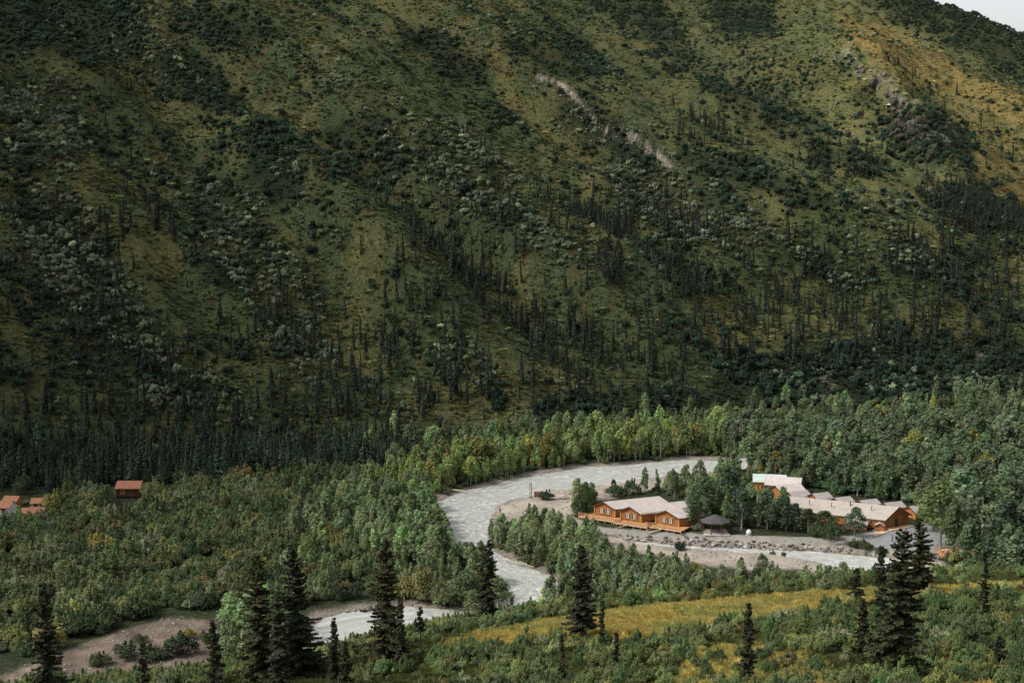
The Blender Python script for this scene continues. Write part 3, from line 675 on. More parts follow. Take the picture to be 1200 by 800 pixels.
def spruce_how(i):
    j = sel[i]; tall = 'tall thick' if h[j] > 9 else 'slim'
    if bl[j] > .5: return (tall + ' dark spruce packed in the spruce belt behind the willow flat', 'spruce', 'spruces of the dark belt at the mountain foot, ' + tall)
    return ('%s dark spruce spire %s' % (tall, zone(pu[j], pv[j])), 'spruce', '%s spruce spires %s' % (tall, zone(pu[j], pv[j])))
place_plants('spruce_tree', SPIRE, pos[sel], scl[sel], T_[sel], spruce_how)
scatter('spruce_forest', SPIRE, pos[rest], scl[rest], T_[rest], label='scattered dark spruce spires covering the middle of the mountain slope')

# ---------------------------------------------------------------- valley floor woods and thickets
KEEP_OFF = []      # (x, y, radius) of buildings
def built(u, v, z, r): 
    a, b_ = on_z(u, v, z); KEEP_OFF.append((float(a), float(b_), r))
for q in [(708,601,1.6,4.5),(739,608,1.6,5),(783,613,1.6,5),(765,590,3,6),(790,592,3,5),(725,592,3,5),(838,624,.8,4.5),(876,625,.8,1.5),
          (1040,612,1,7),(1020,606,2,7),(995,602,2,6),(970,598,2,6),(945,596,2,6),(985,618,1,4),(893,572,2,5),(915,570,2,6),(925,575,2,5),(935,581,2,4),(962,584,2,4),(988,588,2,4),(1017,592,2,4),(1046,595,2,4),(1071,599,2,4),
          (153,577,.3,4),(153,585,.3,4.5),(153,594,.3,4.5),(146,590,.3,4),(160,590,.3,4),(153,602,.3,4),(8,606,.3,4.5),(40,609,.3,4.5),(60,604,.3,4),(24,606,.3,4),(32,602,.3,5),(50,592,.3,4.5),(8,594,.3,5),(12,588,.3,4),(240,570,.3,2),(804,560,.3,2),(1121,650,.8,5),(1138,657,.8,3),(1128,636,.8,3),(630,578,.3,3)]: built(*q)
def clear(x, y, m=0.0):
    ok = (sdist(x, y, RIVER) > 1.5 + m) & (sdist(x, y, CREEK) > .8 + m) & (sdist(x, y, YARD) > 1 + m) & (dist_line(x, y, ROAD) > 3 + m)
    for a, b_, r in KEEP_OFF: ok &= np.hypot(x - a, y - b_) > r + m
    return ok
FLAT = [(-130,600),(0,588),(70,594),(130,584),(240,572),(330,565),(430,562),(500,582),(508,600),(516,640),(530,658),(552,672),(578,685),(588,698),(572,708),(530,712),(500,706),(440,705),(370,708),(320,715),(250,712),(190,718),(120,740),(50,765),(-20,785),(-130,810)]
FLAT_TREES = [(345,640),(368,606),(440,572),(505,594),(514,640),(530,658),(578,685),(588,700),(560,706),(520,690),(500,670),(450,668),(400,650)]
FARBANK = [(425,575),(470,560),(560,540),(640,522),(760,512),(845,508),(852,533),(800,535),(740,541),(690,543),(640,551),(600,558),(572,566),(540,574),(515,580),(440,586)]
EASTWOOD = [(846,552),(880,550),(912,557),(950,573),(985,580),(1030,585),(1080,592),(1095,605),(1100,640),(1140,672),(1215,690),(1340,690),(1340,500),(1150,503),(850,515)]
LODGEBACK = [(666,602),(690,590),(720,580),(770,574),(830,560),(850,565),(880,580),(900,600),(935,615),(900,619),(860,619),(812,619),(800,606),(806,594),(790,583),(765,578),(700,584),(690,600),(676,603)]
ISLAND = [(566,668),(561,650),(573,634),(605,624),(640,617),(668,622),(700,640),(730,666),(780,676),(850,686),(930,690),(1015,698),(1010,730),(900,760),(700,770),(668,748),(655,712),(665,690),(640,675),(600,668)]
SPIT = [(505,790),(515,765),(540,748),(585,738),(620,726),(655,712),(690,735),(690,790),(520,790)]
x, y, z, u, v = candidates(1.55, -210, 245, 205, 560, 21, 200)
g = np.random.default_rng(22)
okc = (z < 3.4) & clear(x, y)
bare = np.zeros(len(x), bool)
wu = u + (fbm(x / 5, y / 5, 501, 3) - .5) * 14; wv = v + (fbm(x / 5, y / 5, 511, 3) - .5) * 8
for P in GRAVEL + [GRAVEL_BAR]: bare |= pip(wu, wv, P)
okc &= ~bare
q = g.random(len(x)); dn = fbm(x / 8, y / 8, 521, 3)
inF = pip(wu, wv, FLAT); inFT = pip(wu, wv, FLAT_TREES); inB = pip(wu, wv, FARBANK); inE = pip(wu, wv, EASTWOOD); inL = pip(wu, wv, LODGEBACK); inI = pip(wu, wv, ISLAND); inS = pip(wu, wv, SPIT) | pip(wu, wv, [(262,720),(335,728),(352,748),(330,795),(262,810),(250,790),(268,760)])
other = ~(inF | inB | inE | inL | inI | inS) & (z > .4) & (u < 1330) & ((u > 1080) | (v > 695)) 
foot = ~(inF | inB | inE | inL | inI | inS) & (v < 570) & (z > .1)
dens_ = sstep(.30, .46, dn)
bush = okc & (q < .12 + .5 * dens_) & (((inF & ~inFT) & (q < .46)) | (inFT & (q < .25)) | (inB & (q < .34)) | (inE & (q < .34)) | (inL & (q < .30)) | (inI & (q < .34)) | (inS & (q < .45)) | (foot & (q < .18)) | (other & (q < .15)))
tree = okc & ~bush & ((inS & (q > .8)) | (inFT & (q > .68)) | (inB & (q > .66)) | (inE & (q > .74)) | (inL & (q > .88)) | (inI & (q > .74) & (v < 725)) | (inF & ~inFT & (q > .985)) | (foot & (u > 430) & (q > .93)))
def region_name(i_):
    if inB[i_] or foot[i_]: return 'on the far bank of the river bend' if u[i_] > 430 else 'between the willow flat and the spruce belt'
    if inL[i_]: return 'around the three-gabled timber lodge'
    if inE[i_]: return 'in the woods behind the row of small cabins' if v[i_] < 600 else 'in the tall stand beyond the paved yard'
    if inI[i_]: return 'in the thicket between creek and meadow'
    if inS[i_]: return 'at the river bank below the golden meadow'
    if inFT[i_]: return 'on the near bank opposite the gravel spit'
    if inF[i_]: return 'on the willow flat ' + ('near the red-roofed sheds' if u[i_] < 260 and v[i_] < 640 else 'above the grey gravel bar' if v[i_] > 660 and u[i_] < 340 else 'west of the river')
    return 'beside the creek and yard'
def bush_colours(n, idx, seed):
    g = np.random.default_rng(seed); r = g.random(n); c = np.empty((n, 3))
    pal = [((.088, .122, .058), .42), ((.115, .138, .072), .64), ((.058, .090, .048), .82), ((.150, .158, .070), .93), ((.20, .19, .065), .938), ((.18, .20, .14), 1.01)]
    lo = 0; nm = np.empty(n, object); names = ['mid-green', 'soft olive', 'deep green', 'yellow-green', 'bright yellow', 'silvery']
    for (col_, hi), nme in zip(pal, names):
        m = (r >= lo) & (r < hi); c[m] = np.array(col_) * np.array([1.36, 1.30, 1.32]); nm[m] = nme; lo = hi
    return c * np.exp(g.normal(0, .18, (n, 1))) * np.exp(g.normal(0, .06, (n, 3))), nm
ib = np.where(bush)[0]; n = len(ib); T_, nm = bush_colours(n, ib, 31)
s = 1.15 + 1.5 * g.random(n) ** 1.4; s = np.where(inE[ib] & (v[ib] < 600), s * 1.35, s); s = np.where(inF[ib] & ~inFT[ib], s * 1.22, s)
s = np.where((~inF[ib]) & (sdist(x[ib], y[ib], RIVER) < 5), s * .6, s)
s = np.where(inL[ib] & (v[ib] > 575), s * .8, s)
macro = fbm(x[ib] / 15, y[ib] / 15, 561, 3); s = s * np.where(inF[ib], .62 + .85 * macro, 1); T_ = T_ * (.66 + .68 * fbm(x[ib] / 11, y[ib] / 11, 571, 3))[:, None]
scl = np.stack([s, s, s * (.75 + .4 * g.random(n) + .5 * (macro - .4) * inF[ib])], 1); pos = np.stack([x[ib], y[ib], z[ib] - .15], 1)
bluish = (inE | inFT)[ib]; T_[bluish] *= np.array([.85, 1.0, 1.05])
sel, rest = biggest(pos, s * 2, 300)
place_plants('willow_bush', BUSH, pos[sel], scl[sel], T_[sel], lambda i: ('%s leafy willow bush %s' % (nm[sel[i]], region_name(ib[sel[i]])), 'bush', '%s bushes %s' % (nm[sel[i]], region_name(ib[sel[i]]))))
scatter('willow_thicket', BUSH, pos[rest], scl[rest], T_[rest], label='dense mixed willow thicket covering the valley floor')

def tree_copy(k, loc, sc, tint, lab, grp, name='aspen_tree'):
    e = bpy.data.objects.new(name, None); C.objects.link(e); e.location = loc; e.rotation_euler = (rnd.uniform(-.04, .04), rnd.uniform(-.04, .04), rnd.uniform(0, 6.28)); e.scale = sc; e.empty_display_size = .1
    tag(e, lab, 'tree', grp)
    for nme, me in (('trunk', ASPEN_T[k]), ('crown', ASPEN_C[k])):
        o = bpy.data.objects.new(nme, me); C.objects.link(o); o.parent = e
        if nme == 'crown': o['tint'] = [float(q) for q in tint]
    return e
it = np.where(tree)[0]; n = len(it)
h = np.where(inB[it] | foot[it], 3.6 + 7 * g.random(n) ** 1.2 * (.45 + .9 * fbm(x[it] / 9, y[it] / 9, 551, 2)), np.where(inE[it], (4.5 + 8.5 * g.random(n) ** 1.2) * (.45 + .85 * fbm(x[it] / 12, y[it] / 12, 552, 2)), np.where(inI[it], 4.5 + 3.2 * g.random(n), 5.5 + 4 * g.random(n))))
h = np.where(inF[it] & ~inFT[it], 3.2 + 3 * g.random(n), h)
h = np.where(inL[it] & (v[it] < 590), 4.5 + 3 * g.random(n), h)
h = np.where(inE[it] & (v[it] > 600), h * 1.1, h)
wd = h * (.85 + .35 * g.random(n)) * np.where(inE[it], 1.25, 1)
Ta = np.empty((n, 3)); Ta[:] = (.125, .170, .098)
Ta[inB[it]] = (.135, .178, .080); Ta[inE[it]] = (.095, .132, .082); Ta[inI[it]] = (.135, .175, .105)
yl = g.random(n) < np.where(inB[it], .10, .02); Ta[yl] = (.20, .20, .07)
Ta *= (.62 + .76 * fbm(x[it] / 12, y[it] / 12, 581, 3))[:, None] * np.array([1.52, 1.48, 1.42]) * np.exp(g.normal(0, .2, (n, 1))) * np.exp(g.normal(0, .06, (n, 3)))
scl = np.stack([wd, wd, h], 1); pos = np.stack([x[it], y[it], z[it] - .1], 1)
sel, rest = biggest(pos, h, 270)
for i in sel:
    sz = 'tall' if h[i] > 9.5 else 'middling' if h[i] > 6.5 else 'young'; cl = 'yellowing' if yl[i] else 'green'
    tree_copy(rnd.randrange(4), pos[i], scl[i], Ta[i], '%s %s pale-trunked poplar %s' % (sz, cl, region_name(it[i])), '%s %s poplars %s' % (sz, cl, region_name(it[i])))
scatter('poplar_wood', ASPEN_ALL, pos[rest], scl[rest], Ta[rest], label='poplar wood filling the valley behind the lodges and along the far bank')

# single trees and bushes that can be pointed at
for (uu, vv, hh, ww, T, lab) in [
    (869, 620, 11.5, 9, (.06, .09, .06), 'tall poplar with a thin pale trunk just behind the white tank'),
    (899, 620, 10, 9, (.075, .105, .07), 'slender pale-trunked poplar on the road between the white tank and the long lodge'),
    (921, 621, 8.5, 9, (.045, .065, .042), 'dark poplar beside the road before the long lodge'),
    (850, 600, 12, 14, (.05, .075, .05), 'broad dark poplar behind the pavilion'),
    (815, 618, 8, 9, (.06, .09, .05), 'bushy poplar between the three-gabled lodge and the pavilion'),
    (826, 606, 10.5, 12, (.07, .10, .055), 'large light poplar behind the three-gabled lodge and pavilion'),
    (1001, 628, 7.2, 7.5, (.075, .115, .075), 'small round blue-green tree in front of the long lodge wall'),
    (1102, 642, 16, 14, (.10, .135, .055), 'tall light-green poplar at the far edge of the paved yard'),
    (1093, 622, 12, 12, (.085, .12, .05), 'light-green poplar beside the end cabin and the yard'),
    (1117, 655, 14, 10, (.075, .105, .055), 'tall poplar with a reddish trunk over the log deck'),
    (1150, 655, 17, 14, (.06, .085, .055), 'tall grey-green poplar behind the log deck'),
    (1178, 668, 16, 15, (.055, .08, .052), 'broad grey-green poplar beyond the golden bank'),
    (887, 612, 8, 8, (.05, .07, .045), 'dark poplar behind the two pale trunks by the road'),
    (947, 624, 6, 9, (.07, .095, .05), 'bushy tree hiding the far end of the long lodge'), (966, 624, 5.5, 9, (.075, .10, .055), 'low spreading tree in front of the middle of the long lodge'), (931, 622, 7, 8, (.05, .075, .05), 'dark tree between the pale trunks and the long lodge'),
    (545, 708, 7.0, 10, (.085, .115, .065), 'pale willow tree at the river edge behind the tall narrow spruce'), (584, 712, 6.0, 9, (.09, .12, .068), 'willow tree beside the tall narrow spruce hiding the river narrows'), (553, 722, 5.0, 8, (.10, .12, .06), 'olive willow tree below the river narrows'),
    (790, 583, 7.5, 6, (.075, .10, .07), 'pale pointed poplar behind the three-gabled lodge roof')]:
    p = spot(uu, vv) if vv < 660 else Vector((*[float(q) for q in on_z(uu, vv, .7)], .7)); tree_copy(3 if ww > .8 * hh else 1, p, (ww * 1.35, ww * 1.35, hh), tuple(1.35 * q for q in T), lab, None)
k_ = 0
for (uu, vv, ss, zz, T, lab) in [
    (641, 585, 2.3, 1.7, (.035, .055, .03), 'dark round willow bush alone on the gravel beside the two posts'),
    (680, 606, 3.4, 3.4, (.045, .07, .035), 'big dark bush at the left end of the lodge deck'),
    (690, 592, 3.0, 3.2, (.09, .11, .04), 'yellow-green bush behind the first gable of the lodge'),
    (720, 584, 2.6, 2.8, (.05, .075, .04), 'green bush behind the roof of the three-gabled lodge'),
    (742, 580, 2.5, 2.6, (.055, .075, .05), 'grey-green bush on the gravel behind the lodge ridge'),
    (973, 634, 2.6, 2.4, (.055, .08, .035), 'round willow bush where the rock bank ends'),
    (957, 632, 2.3, 2.6, (.065, .09, .045), 'feathery willow bush beside the round one on the rock bank'),
    (1015, 643, 2.0, 1.6, (.07, .08, .035), 'low olive bush at the creek edge before the yard'),
    (1000, 641, 1.7, 1.3, (.05, .065, .035), 'small olive bush between the rock bank and the creek bushes'),
    (1032, 646, 1.6, 1.2, (.045, .06, .03), 'low dark bush on the creek bank below the yard'),
    (796, 643, 1.9, 1.3, (.02, .035, .02), 'small dark bush on the gravel in front of the rock bank'),
    (905, 648, .9, .7, (.10, .11, .06), 'tiny pale bush on the creek gravel'),
    (918, 650, .8, .8, (.07, .09, .05), 'tiny green bush on the creek gravel beside the pale one'),
    (214, 766, 3.6, 2.7, (.035, .050, .028), 'dark round willow on the grey gravel bar beside the spruces'),
    (146, 770, 2.8, 2.1, (.055, .07, .045), 'grey-green willow on the grey gravel bar'),
    (182, 772, 2.9, 1.9, (.05, .065, .035), 'low willow between the two rounder ones on the gravel bar'),
    (118, 778, 2.2, 1.6, (.06, .08, .04), 'small round willow at the lower end of the gravel bar'), (240, 752, 2.0, 1.5, (.07, .085, .045), 'low willow bush on the upper gravel bar by the slim spruce'), (165, 752, 1.7, 1.1, (.075, .085, .05), 'low scrubby willow in the middle of the gravel bar'), (262, 738, 1.6, 1.2, (.08, .09, .04), 'small willow bush where the gravel bar meets the thicket'), (60, 790, 2.2, 1.5, (.06, .075, .04), 'willow bush at the gravel edge by the leftmost dark spruce'),
    (222, 748, 1.8, 1.4, (.22, .19, .04), 'yellow willow top behind the dark round willow on the gravel bar'),
    (84, 668, 2.6, 2.6, (.28, .25, .06), 'bright yellow willow on the willow flat'),
    (107, 676, 2.0, 1.8, (.24, .23, .06), 'smaller yellow willow next to the bright yellow one'),
    (132, 700, 2.2, 2.4, (.24, .26, .09), 'lime-yellow willow in the middle of the willow flat'),
    (285, 636, 2.0, 2.4, (.22, .19, .05), 'golden willow above the dark spruces on the flat'),
    (333, 626, 1.8, 2.2, (.22, .19, .05), 'yellowing willow beside the poplars of the flat'),
    (940, 572, 3.6, 4.6, (.11, .125, .075), 'silvery round willow behind the first small cabin'), (962, 568, 3.4, 4.4, (.10, .115, .07), 'silvery round willow behind the gap of the first two cabins'),
    (985, 577, 3.2, 3.6, (.09, .11, .065), 'silvery willow behind the second small cabin'), (1005, 578, 3.6, 4.0, (.085, .105, .065), 'silvery willow behind the third small cabin'), (1030, 580, 3.3, 4.2, (.09, .11, .07), 'silvery willow behind the fourth small cabin'), (1056, 585, 3.4, 4.4, (.07, .09, .055), 'grey-green willow behind the fifth small cabin'),
    (28, 578, 2.9, 3.6, (.06, .075, .04), 'round dark tree-like willow between the orange-roofed sheds'),
    (815, 676, 2.6, 2.2, (.16, .16, .06), 'straw-yellow willow in the island thicket'),
    (655, 727, 2.4, 2.0, (.13, .14, .05), 'yellow-green willow at the top of the golden meadow')]:
    p = Vector((*[float(q) for q in on_z(uu, vv, .3)], 0)) ; p.z = ground(p.x, p.y) - .1
    k_ += 1; o = bpy.data.objects.new('willow_bush', BUSH[k_ % 4]); C.objects.link(o); o.location = p; o.scale = (ss, ss, zz); o.rotation_euler.z = rnd.uniform(0, 6); o['tint'] = [min(.3, 1.3 * q) for q in T]; tag(o, lab, 'bush')

# ---------------------------------------------------------------- the near hillside
x, y, z, u, v = candidates(.95, -130, 160, 66, 225, 41, 380)
g = np.random.default_rng(42)
wu, wv = warp(x, y, u, v, 14)
md = np.maximum(soft(wu * .3 + u * .7, wv * .3 + v * .7, MEADOW, 4), .42 * np.maximum(soft(wu, wv, MEADOW2, 14), soft(wu, wv, MEADOW3, 14)))
near = (z > 4)
q = g.random(len(x)); patch = sstep(.34, .52, fbm(x / 5, y / 5, 531, 3))
k = near & (q < .72 * (1 - md) ** 2 * patch) & (v > 690)
k |= near & (v < 690) & (q < .1) & (md < .2)
ik = np.where(k)[0]; n = len(ik)
s = .42 + .75 * g.random(n) ** 1.3
T_, nm = bush_colours(n, ik, 43); T_ *= np.array([1.10, 1.13, .98])
deep = (nm == 'deep green'); br = nm == 'bright yellow'; T_[br] = (.15, .13, .04)
scl = np.stack([s, s, s * (.8 + .4 * g.random(n))], 1); pos = np.stack([x[ik], y[ik], z[ik] - .08], 1)
sel, rest = biggest(pos, s * 2, 300)
def near_zone(i_):
    return ('on the slope below the golden meadow' if u[i_] < 760 else 'on the hillside around the tallest spruce' if u[i_] < 1110 else 'on the hillside past the tallest spruce') if u[i_] > 520 else 'below the dark spruces by the river'
place_plants('dwarf_birch_shrub', FINE, pos[sel], scl[sel], T_[sel], lambda i: ('%s small-leaved birch shrub %s' % (nm[sel[i]], near_zone(ik[sel[i]])), 'shrub', '%s birch shrubs %s' % (nm[sel[i]], near_zone(ik[sel[i]]))))
scatter('birch_undergrowth', FINE, pos[rest], scl[rest], T_[rest], label='knee-high birch and willow undergrowth covering the near hillside')
x, y, z, u, v = candidates(.42, -80, 120, 70, 200, 51, 300)
wu, wv = warp(x, y, u, v, 14)
md = np.maximum(soft(wu * .3 + u * .7, wv * .3 + v * .7, MEADOW, 6), .45 * np.maximum(soft(wu, wv, MEADOW2, 14), soft(wu, wv, MEADOW3, 14)))
g = np.random.default_rng(52); k = (z > 4) & (g.random(len(x)) < np.maximum(md * .8, .25)) & (y < 190)
n = k.sum(); s = .45 + .45 * g.random(n); tn = np.array([.37, .295, .10]) + (np.array([.28, .26, .095]) - np.array([.37, .295, .10])) * sstep(.4, .6, fbm(x[k] / 5, y[k] / 5, 541, 3))[:, None]
tn = np.where((md[k] > .3)[:, None], tn, np.array([.075, .085, .03])) * np.exp(g.normal(0, .22, (n, 1)))
scatter('meadow_grass', GRASS, np.stack([x[k], y[k], z[k]], 1), np.stack([s, s, s * .75], 1), tn, label='golden autumn grass of the hillside meadow')

# ---------------------------------------------------------------- big spruces near the camera
def near_spruce(seed, h, w, dens=1.0, bare=0.0, brown=False):
    """tapered trunk, whorls of drooping boughs, each bough a fan of needle sprays"""
    g = np.random.default_rng(seed); P = []; Q = []; S = []; wood = []
    tr = [(0, 0, -.4)] + [(math.sin(t * 3 + seed) * .03 * h * .3, math.cos(t * 2 + seed) * .02 * h * .3, h * t) for t in (.25, .5, .75, 1.0)]
    tk, fk, _m = (*tube(tr, [.022 * h, .017 * h, .012 * h, .006 * h, .002 * h], 7), 0)
    zz = h * (.05 + bare)
    while zz < h * .985:
        t = zz / h; prof = .9 * (1 - t) ** .66 * (.55 + .45 * min(1, t / .12 + .5)) * (.88 + .12 * math.sin(t * 31 + seed) * math.sin(t * 13 + seed * 2))
        nb = int(round(6 + 3 * g.random()))
        for k in range(nb):
            a = g.random() * 6.28; L = w * prof * (.40 + .45 * g.random() + .45 * g.random() ** 3) * (1 + .22 * math.sin(a + seed) * math.sin(t * 9 + seed)) + .12
            if g.random() > dens * .86: L *= .35 + .3 * g.random()
            drop = (.32 if t < .5 else .05 if t < .8 else -.25) * L
            if g.random() < .07:
                wood.append((*tube([(0, 0, zz), (L * .8 * math.cos(a), L * .8 * math.sin(a), zz - drop * .5)], [.018, .004], 3), 0)); continue
            m = max(3, int(L / .085)); sgm = (np.arange(m) + .6) / m
            rx = sgm * L; zc = zz - drop * sgm ** 1.2 + .16 * L * sgm ** 3
            spread = .26 * L * np.sin(np.pi * np.minimum(1, sgm * .85 + .12))
            for side in (-1, -.6, -.25, .25, .6, 1):
                off = spread * side * g.random(m)
                px = rx * math.cos(a) - off * math.sin(a); py_ = rx * math.sin(a) + off * math.cos(a)
                P.append(np.stack([px, py_, zc - .10 * np.abs(off) - .06 * g.random(m)], 1)); Q.append(np.stack([np.cos(a) * .35 + g.normal(0, .3, m), np.sin(a) * .35 + g.normal(0, .3, m), np.full(m, .8)], 1)); S.append(.10 + .10 * g.random(m) * (1 - t * .4))
            wood.append((*tube([(0, 0, zz), (L * .5 * math.cos(a), L * .5 * math.sin(a), zz - drop * .4), (L * .9 * math.cos(a), L * .9 * math.sin(a), zz - drop + .1 * L)], [.012 * L + .012, .01, .004], 3), 0))
        zz += .17 + .13 * g.random() + .006 * h * (1 - t)
    P = np.concatenate(P); Q = np.concatenate(Q); Q /= np.linalg.norm(Q, axis=1)[:, None]; S = np.concatenate(S)
    f = plant_mesh('crown', [(*cards(P, Q, S * 1.1, asp=1.7, jitter=.45, g=g), 0)], [M_needle])
    t = plant_mesh('trunk', [(tk, fk, 0)] + wood, [M_dark_bark]); return t, f
def put_spruce(seed, u_, top, d, w, lab, dens=1.0, bare=0.0, T=(.026, .034, .017), foot=None, sink=0):
    """stands d metres out; its height follows from how high its tip stands above the ground there"""
    x_ = (u_ - 600) / F * d * 1.0; gz = ground(x_, d); e = PITCH + math.atan((top - 400) / F)
    x_ = (u_ - 600) / F * (d * cp - (gz + 4 - EYE) * sp); gz = ground(x_, d)
    h = EYE - d * math.tan(e) - gz
    tr, cr = near_spruce(seed, h, w, dens, bare)
    r = bpy.data.objects.new('spruce_tree', None); C.objects.link(r); r.location = (x_, d, gz); r.rotation_euler = (rnd.uniform(-.035, .035), rnd.uniform(-.035, .035), seed); tag(r, lab, 'spruce'); r.empty_display_size = .2
    a = bpy.data.objects.new('trunk', tr); b_ = bpy.data.objects.new('crown', cr)
    for q in (a, b_): C.objects.link(q); q.parent = r
    kt = rnd.uniform(.75, 1.5); b_['tint'] = [T[0] * kt * rnd.uniform(.95, 1.3), T[1] * kt, T[2] * kt * rnd.uniform(.8, 1.1)]; return h
SPR = [(1048, 619, 93, 3.7, 'tallest dark ragged spruce standing on the shrubby hillside before the yard', 1, 0),
       (1078, 606, 150, 2.9, 'second dark spruce just behind the tallest one, tip over the paved yard', 1, 0),
       (1034, 640, 118, 1.1, 'slimmer spruce pressed against the tallest one before the creek', .8, 0),
       (1003, 664, 140, 1.5, 'small spruce at the end of the golden meadow near the tallest spruce', .9, 0),
       (1012, 700, 105, 1.0, 'young spruce low down beside the tallest spruce', .9, 0),
       (1153, 655, 128, 1.1, 'thin open-branched spruce before the poplar stand', .45, 0),
       (1172, 745, 100, 1.1, 'small spruce low on the hillside past the tallest spruce', .9, 0),
       (877, 706, 100, .85, 'narrow spruce on the hillside below the golden meadow', .9, 0),
       (683, 636, 131, 2.7, 'ragged spruce standing on the golden meadow with its tip before the thicket', .85, .06),
       (570, 632, 150, 2.1, 'tall narrow spruce at the river end of the golden meadow', .9, .02),
       (450, 628, 134, 3.5, 'large dark spruce in front of the open river water', .95, .0),
       (470, 700, 130, 1.0, 'small spruce touching the large one before the river water', .8, 0),
       (492, 710, 139, 1.0, 'little spruce with a bare lower trunk before the river water', .9, .42),
       (304, 646, 131, 3.7, 'broad dark spruce of the pair near the gravel bar', 1, 0),
       (350, 640, 133, 3.9, 'broad dark spruce of the pair nearer the river, browned at the tip', 1, 0),
       (326, 690, 126, 1.8, 'shorter spruce filling the gap between the broad pair', 1, 0),
       (252, 722, 122, 1.4, 'slim spruce on its own before the gravel bar', .85, 0),
       (390, 722, 124, 1.3, 'small spruce beside the broad pair at the river edge', .8, 0),
       (402, 748, 122, 1.2, 'young spruce with spreading twigs at the river edge', .8, 0),
       (58, 680, 118, 2.5, 'dark spruce at the edge of the willow flat by the gravel bar', .9, 0),
       (166, 748, 116, 1.2, 'young spruce before the willows of the gravel bar', .85, 0),
       (660, 742, 112, .45, 'thin sparse spruce sapling below the golden meadow', .6, 0),
       (706, 702, 122, .6, 'sparse small spruce beside the ragged meadow spruce', .55, 0),
       (722, 738, 108, .4, 'thin sapling spruce below the ragged meadow spruce', .5, 0),
       (600, 700, 175, .7, 'little dark spruce on the far edge of the golden meadow', .9, 0)]
for k_, (u_, top, d, w, lab, dens, bare) in enumerate(SPR): put_spruce(200 + k_, u_, top, d, w, lab, dens, bare)

# ---------------------------------------------------------------- buildings
M_log = simple_mat('honey_log_wall', (.42, .175, .050), .6, .3, 2.2, (.27, .10, .030))
M_logpale = simple_mat('yellow_timber', (.56, .31, .085), .6, .25, 3)
M_deck = simple_mat('orange_deck_boards', (.52, .26, .12), .65, .3, 3)
M_deckpale = simple_mat('worn_deck_edge', (.58, .42, .27), .7, .3, 3)
M_darkwood = simple_mat('dark_stained_wood', (.075, .040, .022), .7, .4, 4)
M_roof = simple_mat('pinkish_metal_roof', (.50, .445, .42), .45, .24, .6, None, 0)
M_roofgrey = simple_mat('grey_pink_roof', (.35, .315, .30), .5, .28, .6, None, 0)
M_rooftan = simple_mat('tan_metal_roof', (.41, .36, .32), .5, .26, .6, None, 0)
M_roofgreen = simple_mat('pale_green_roof', (.43, .51, .48), .5, .12, .8, None, 0)
M_roofrust = simple_mat('rusty_orange_roof', (.36, .16, .085), .6, .45, 2.2)
M_roofred = simple_mat('red_brown_roof', (.30, .115, .07), .6, .45, 2.2)
M_roofdark = simple_mat('dark_shingle_roof', (.075, .072, .072), .85, .3, 5)
M_fascia = simple_mat('brown_fascia', (.11, .045, .028), .6, .3, 4)
M_white = simple_mat('white_painted_panel', (.66, .65, .62), .6, .12, 2)
M_conc = simple_mat('pale_concrete', (.46, .43, .38), .85, .2, 2)
M_rock = simple_mat('river_rock', (.27, .25, .23), .9, .55, 1.3)
M_drift = simple_mat('weathered_log', (.40, .35, .29), .85, .35, 2)
M_rust = simple_mat('red_brick', (.33, .19, .15), .85, .35, 4)
M_navy = simple_mat('dark_blue_paint', (.025, .030, .085), .3, .1, 2, None, 0)
M_black = simple_mat('black_rubber', (.02, .02, .02), .7, .1, 3, None, 0)
m, n_, b_ = new_mat('window_glass'); b_.inputs['Base Color'].default_value = (.03, .035, .04, 1); b_.inputs['Roughness'].default_value = .06; b_.inputs['Specular IOR Level'].default_value = .8; M_glass = m
M_curtain = simple_mat('pale_curtain', (.52, .53, .56), .8, .12, 4, None, 0)

class MB:
    """collects solids in local coordinates; build() links them as ONE mesh object"""
    def __init__(s): s.v = []; s.f = []
    def hexa(s, P):          # 8 corners: bottom ring 0-3, top ring 4-7
        o = len(s.v); s.v += [tuple(p) for p in P]
        s.f += [(o, o + 3, o + 2, o + 1), (o + 4, o + 5, o + 6, o + 7)] + [(o + k, o + (k + 1) % 4, o + 4 + (k + 1) % 4, o + 4 + k) for k in range(4)]
    def box(s, x0, x1, y0, y1, z0, z1): s.hexa([(x0, y0, z0), (x1, y0, z0), (x1, y1, z0), (x0, y1, z0), (x0, y0, z1), (x1, y0, z1), (x1, y1, z1), (x0, y1, z1)])
    def slab(s, q, t):       # a sheet through four corners with thickness t downwards
        s.hexa([(p[0], p[1], p[2] - t) for p in q] + list(q))
    def prism(s, poly, d):   # polygon swept by vector d
        o = len(s.v); n = len(poly); s.v += [tuple(p) for p in poly] + [tuple(Vector(p) + Vector(d)) for p in poly]
        s.f += [tuple(o + k for k in range(n))[::-1], tuple(o + n + k for k in range(n))] + [(o + k, o + (k + 1) % n, o + n + (k + 1) % n, o + n + k) for k in range(n)]
    def bar(s, a, b, r, r2=None, n=6):
        v, f = tube([a, b], [r, r2 or r], n); o = len(s.v); s.v += [tuple(q) for q in v]; s.f += [tuple(int(i) + o for i in q) for q in f]
        s.f += [tuple(range(o, o + n))[::-1], tuple(range(o + n, o + 2 * n))]
    def build(s, name, mat, parent=None, label=None):
        me = bpy.data.meshes.new(name); me.from_pydata(s.v, [], s.f); me.materials.append(mat); me.update()
        import bmesh
        bm = bmesh.new(); bm.from_mesh(me); bmesh.ops.recalc_face_normals(bm, faces=bm.faces); bm.to_mesh(me); bm.free()
        o = bpy.data.objects.new(name, me); C.objects.link(o)
        if parent: o.parent = parent
        if label: o['label'] = label
        return o
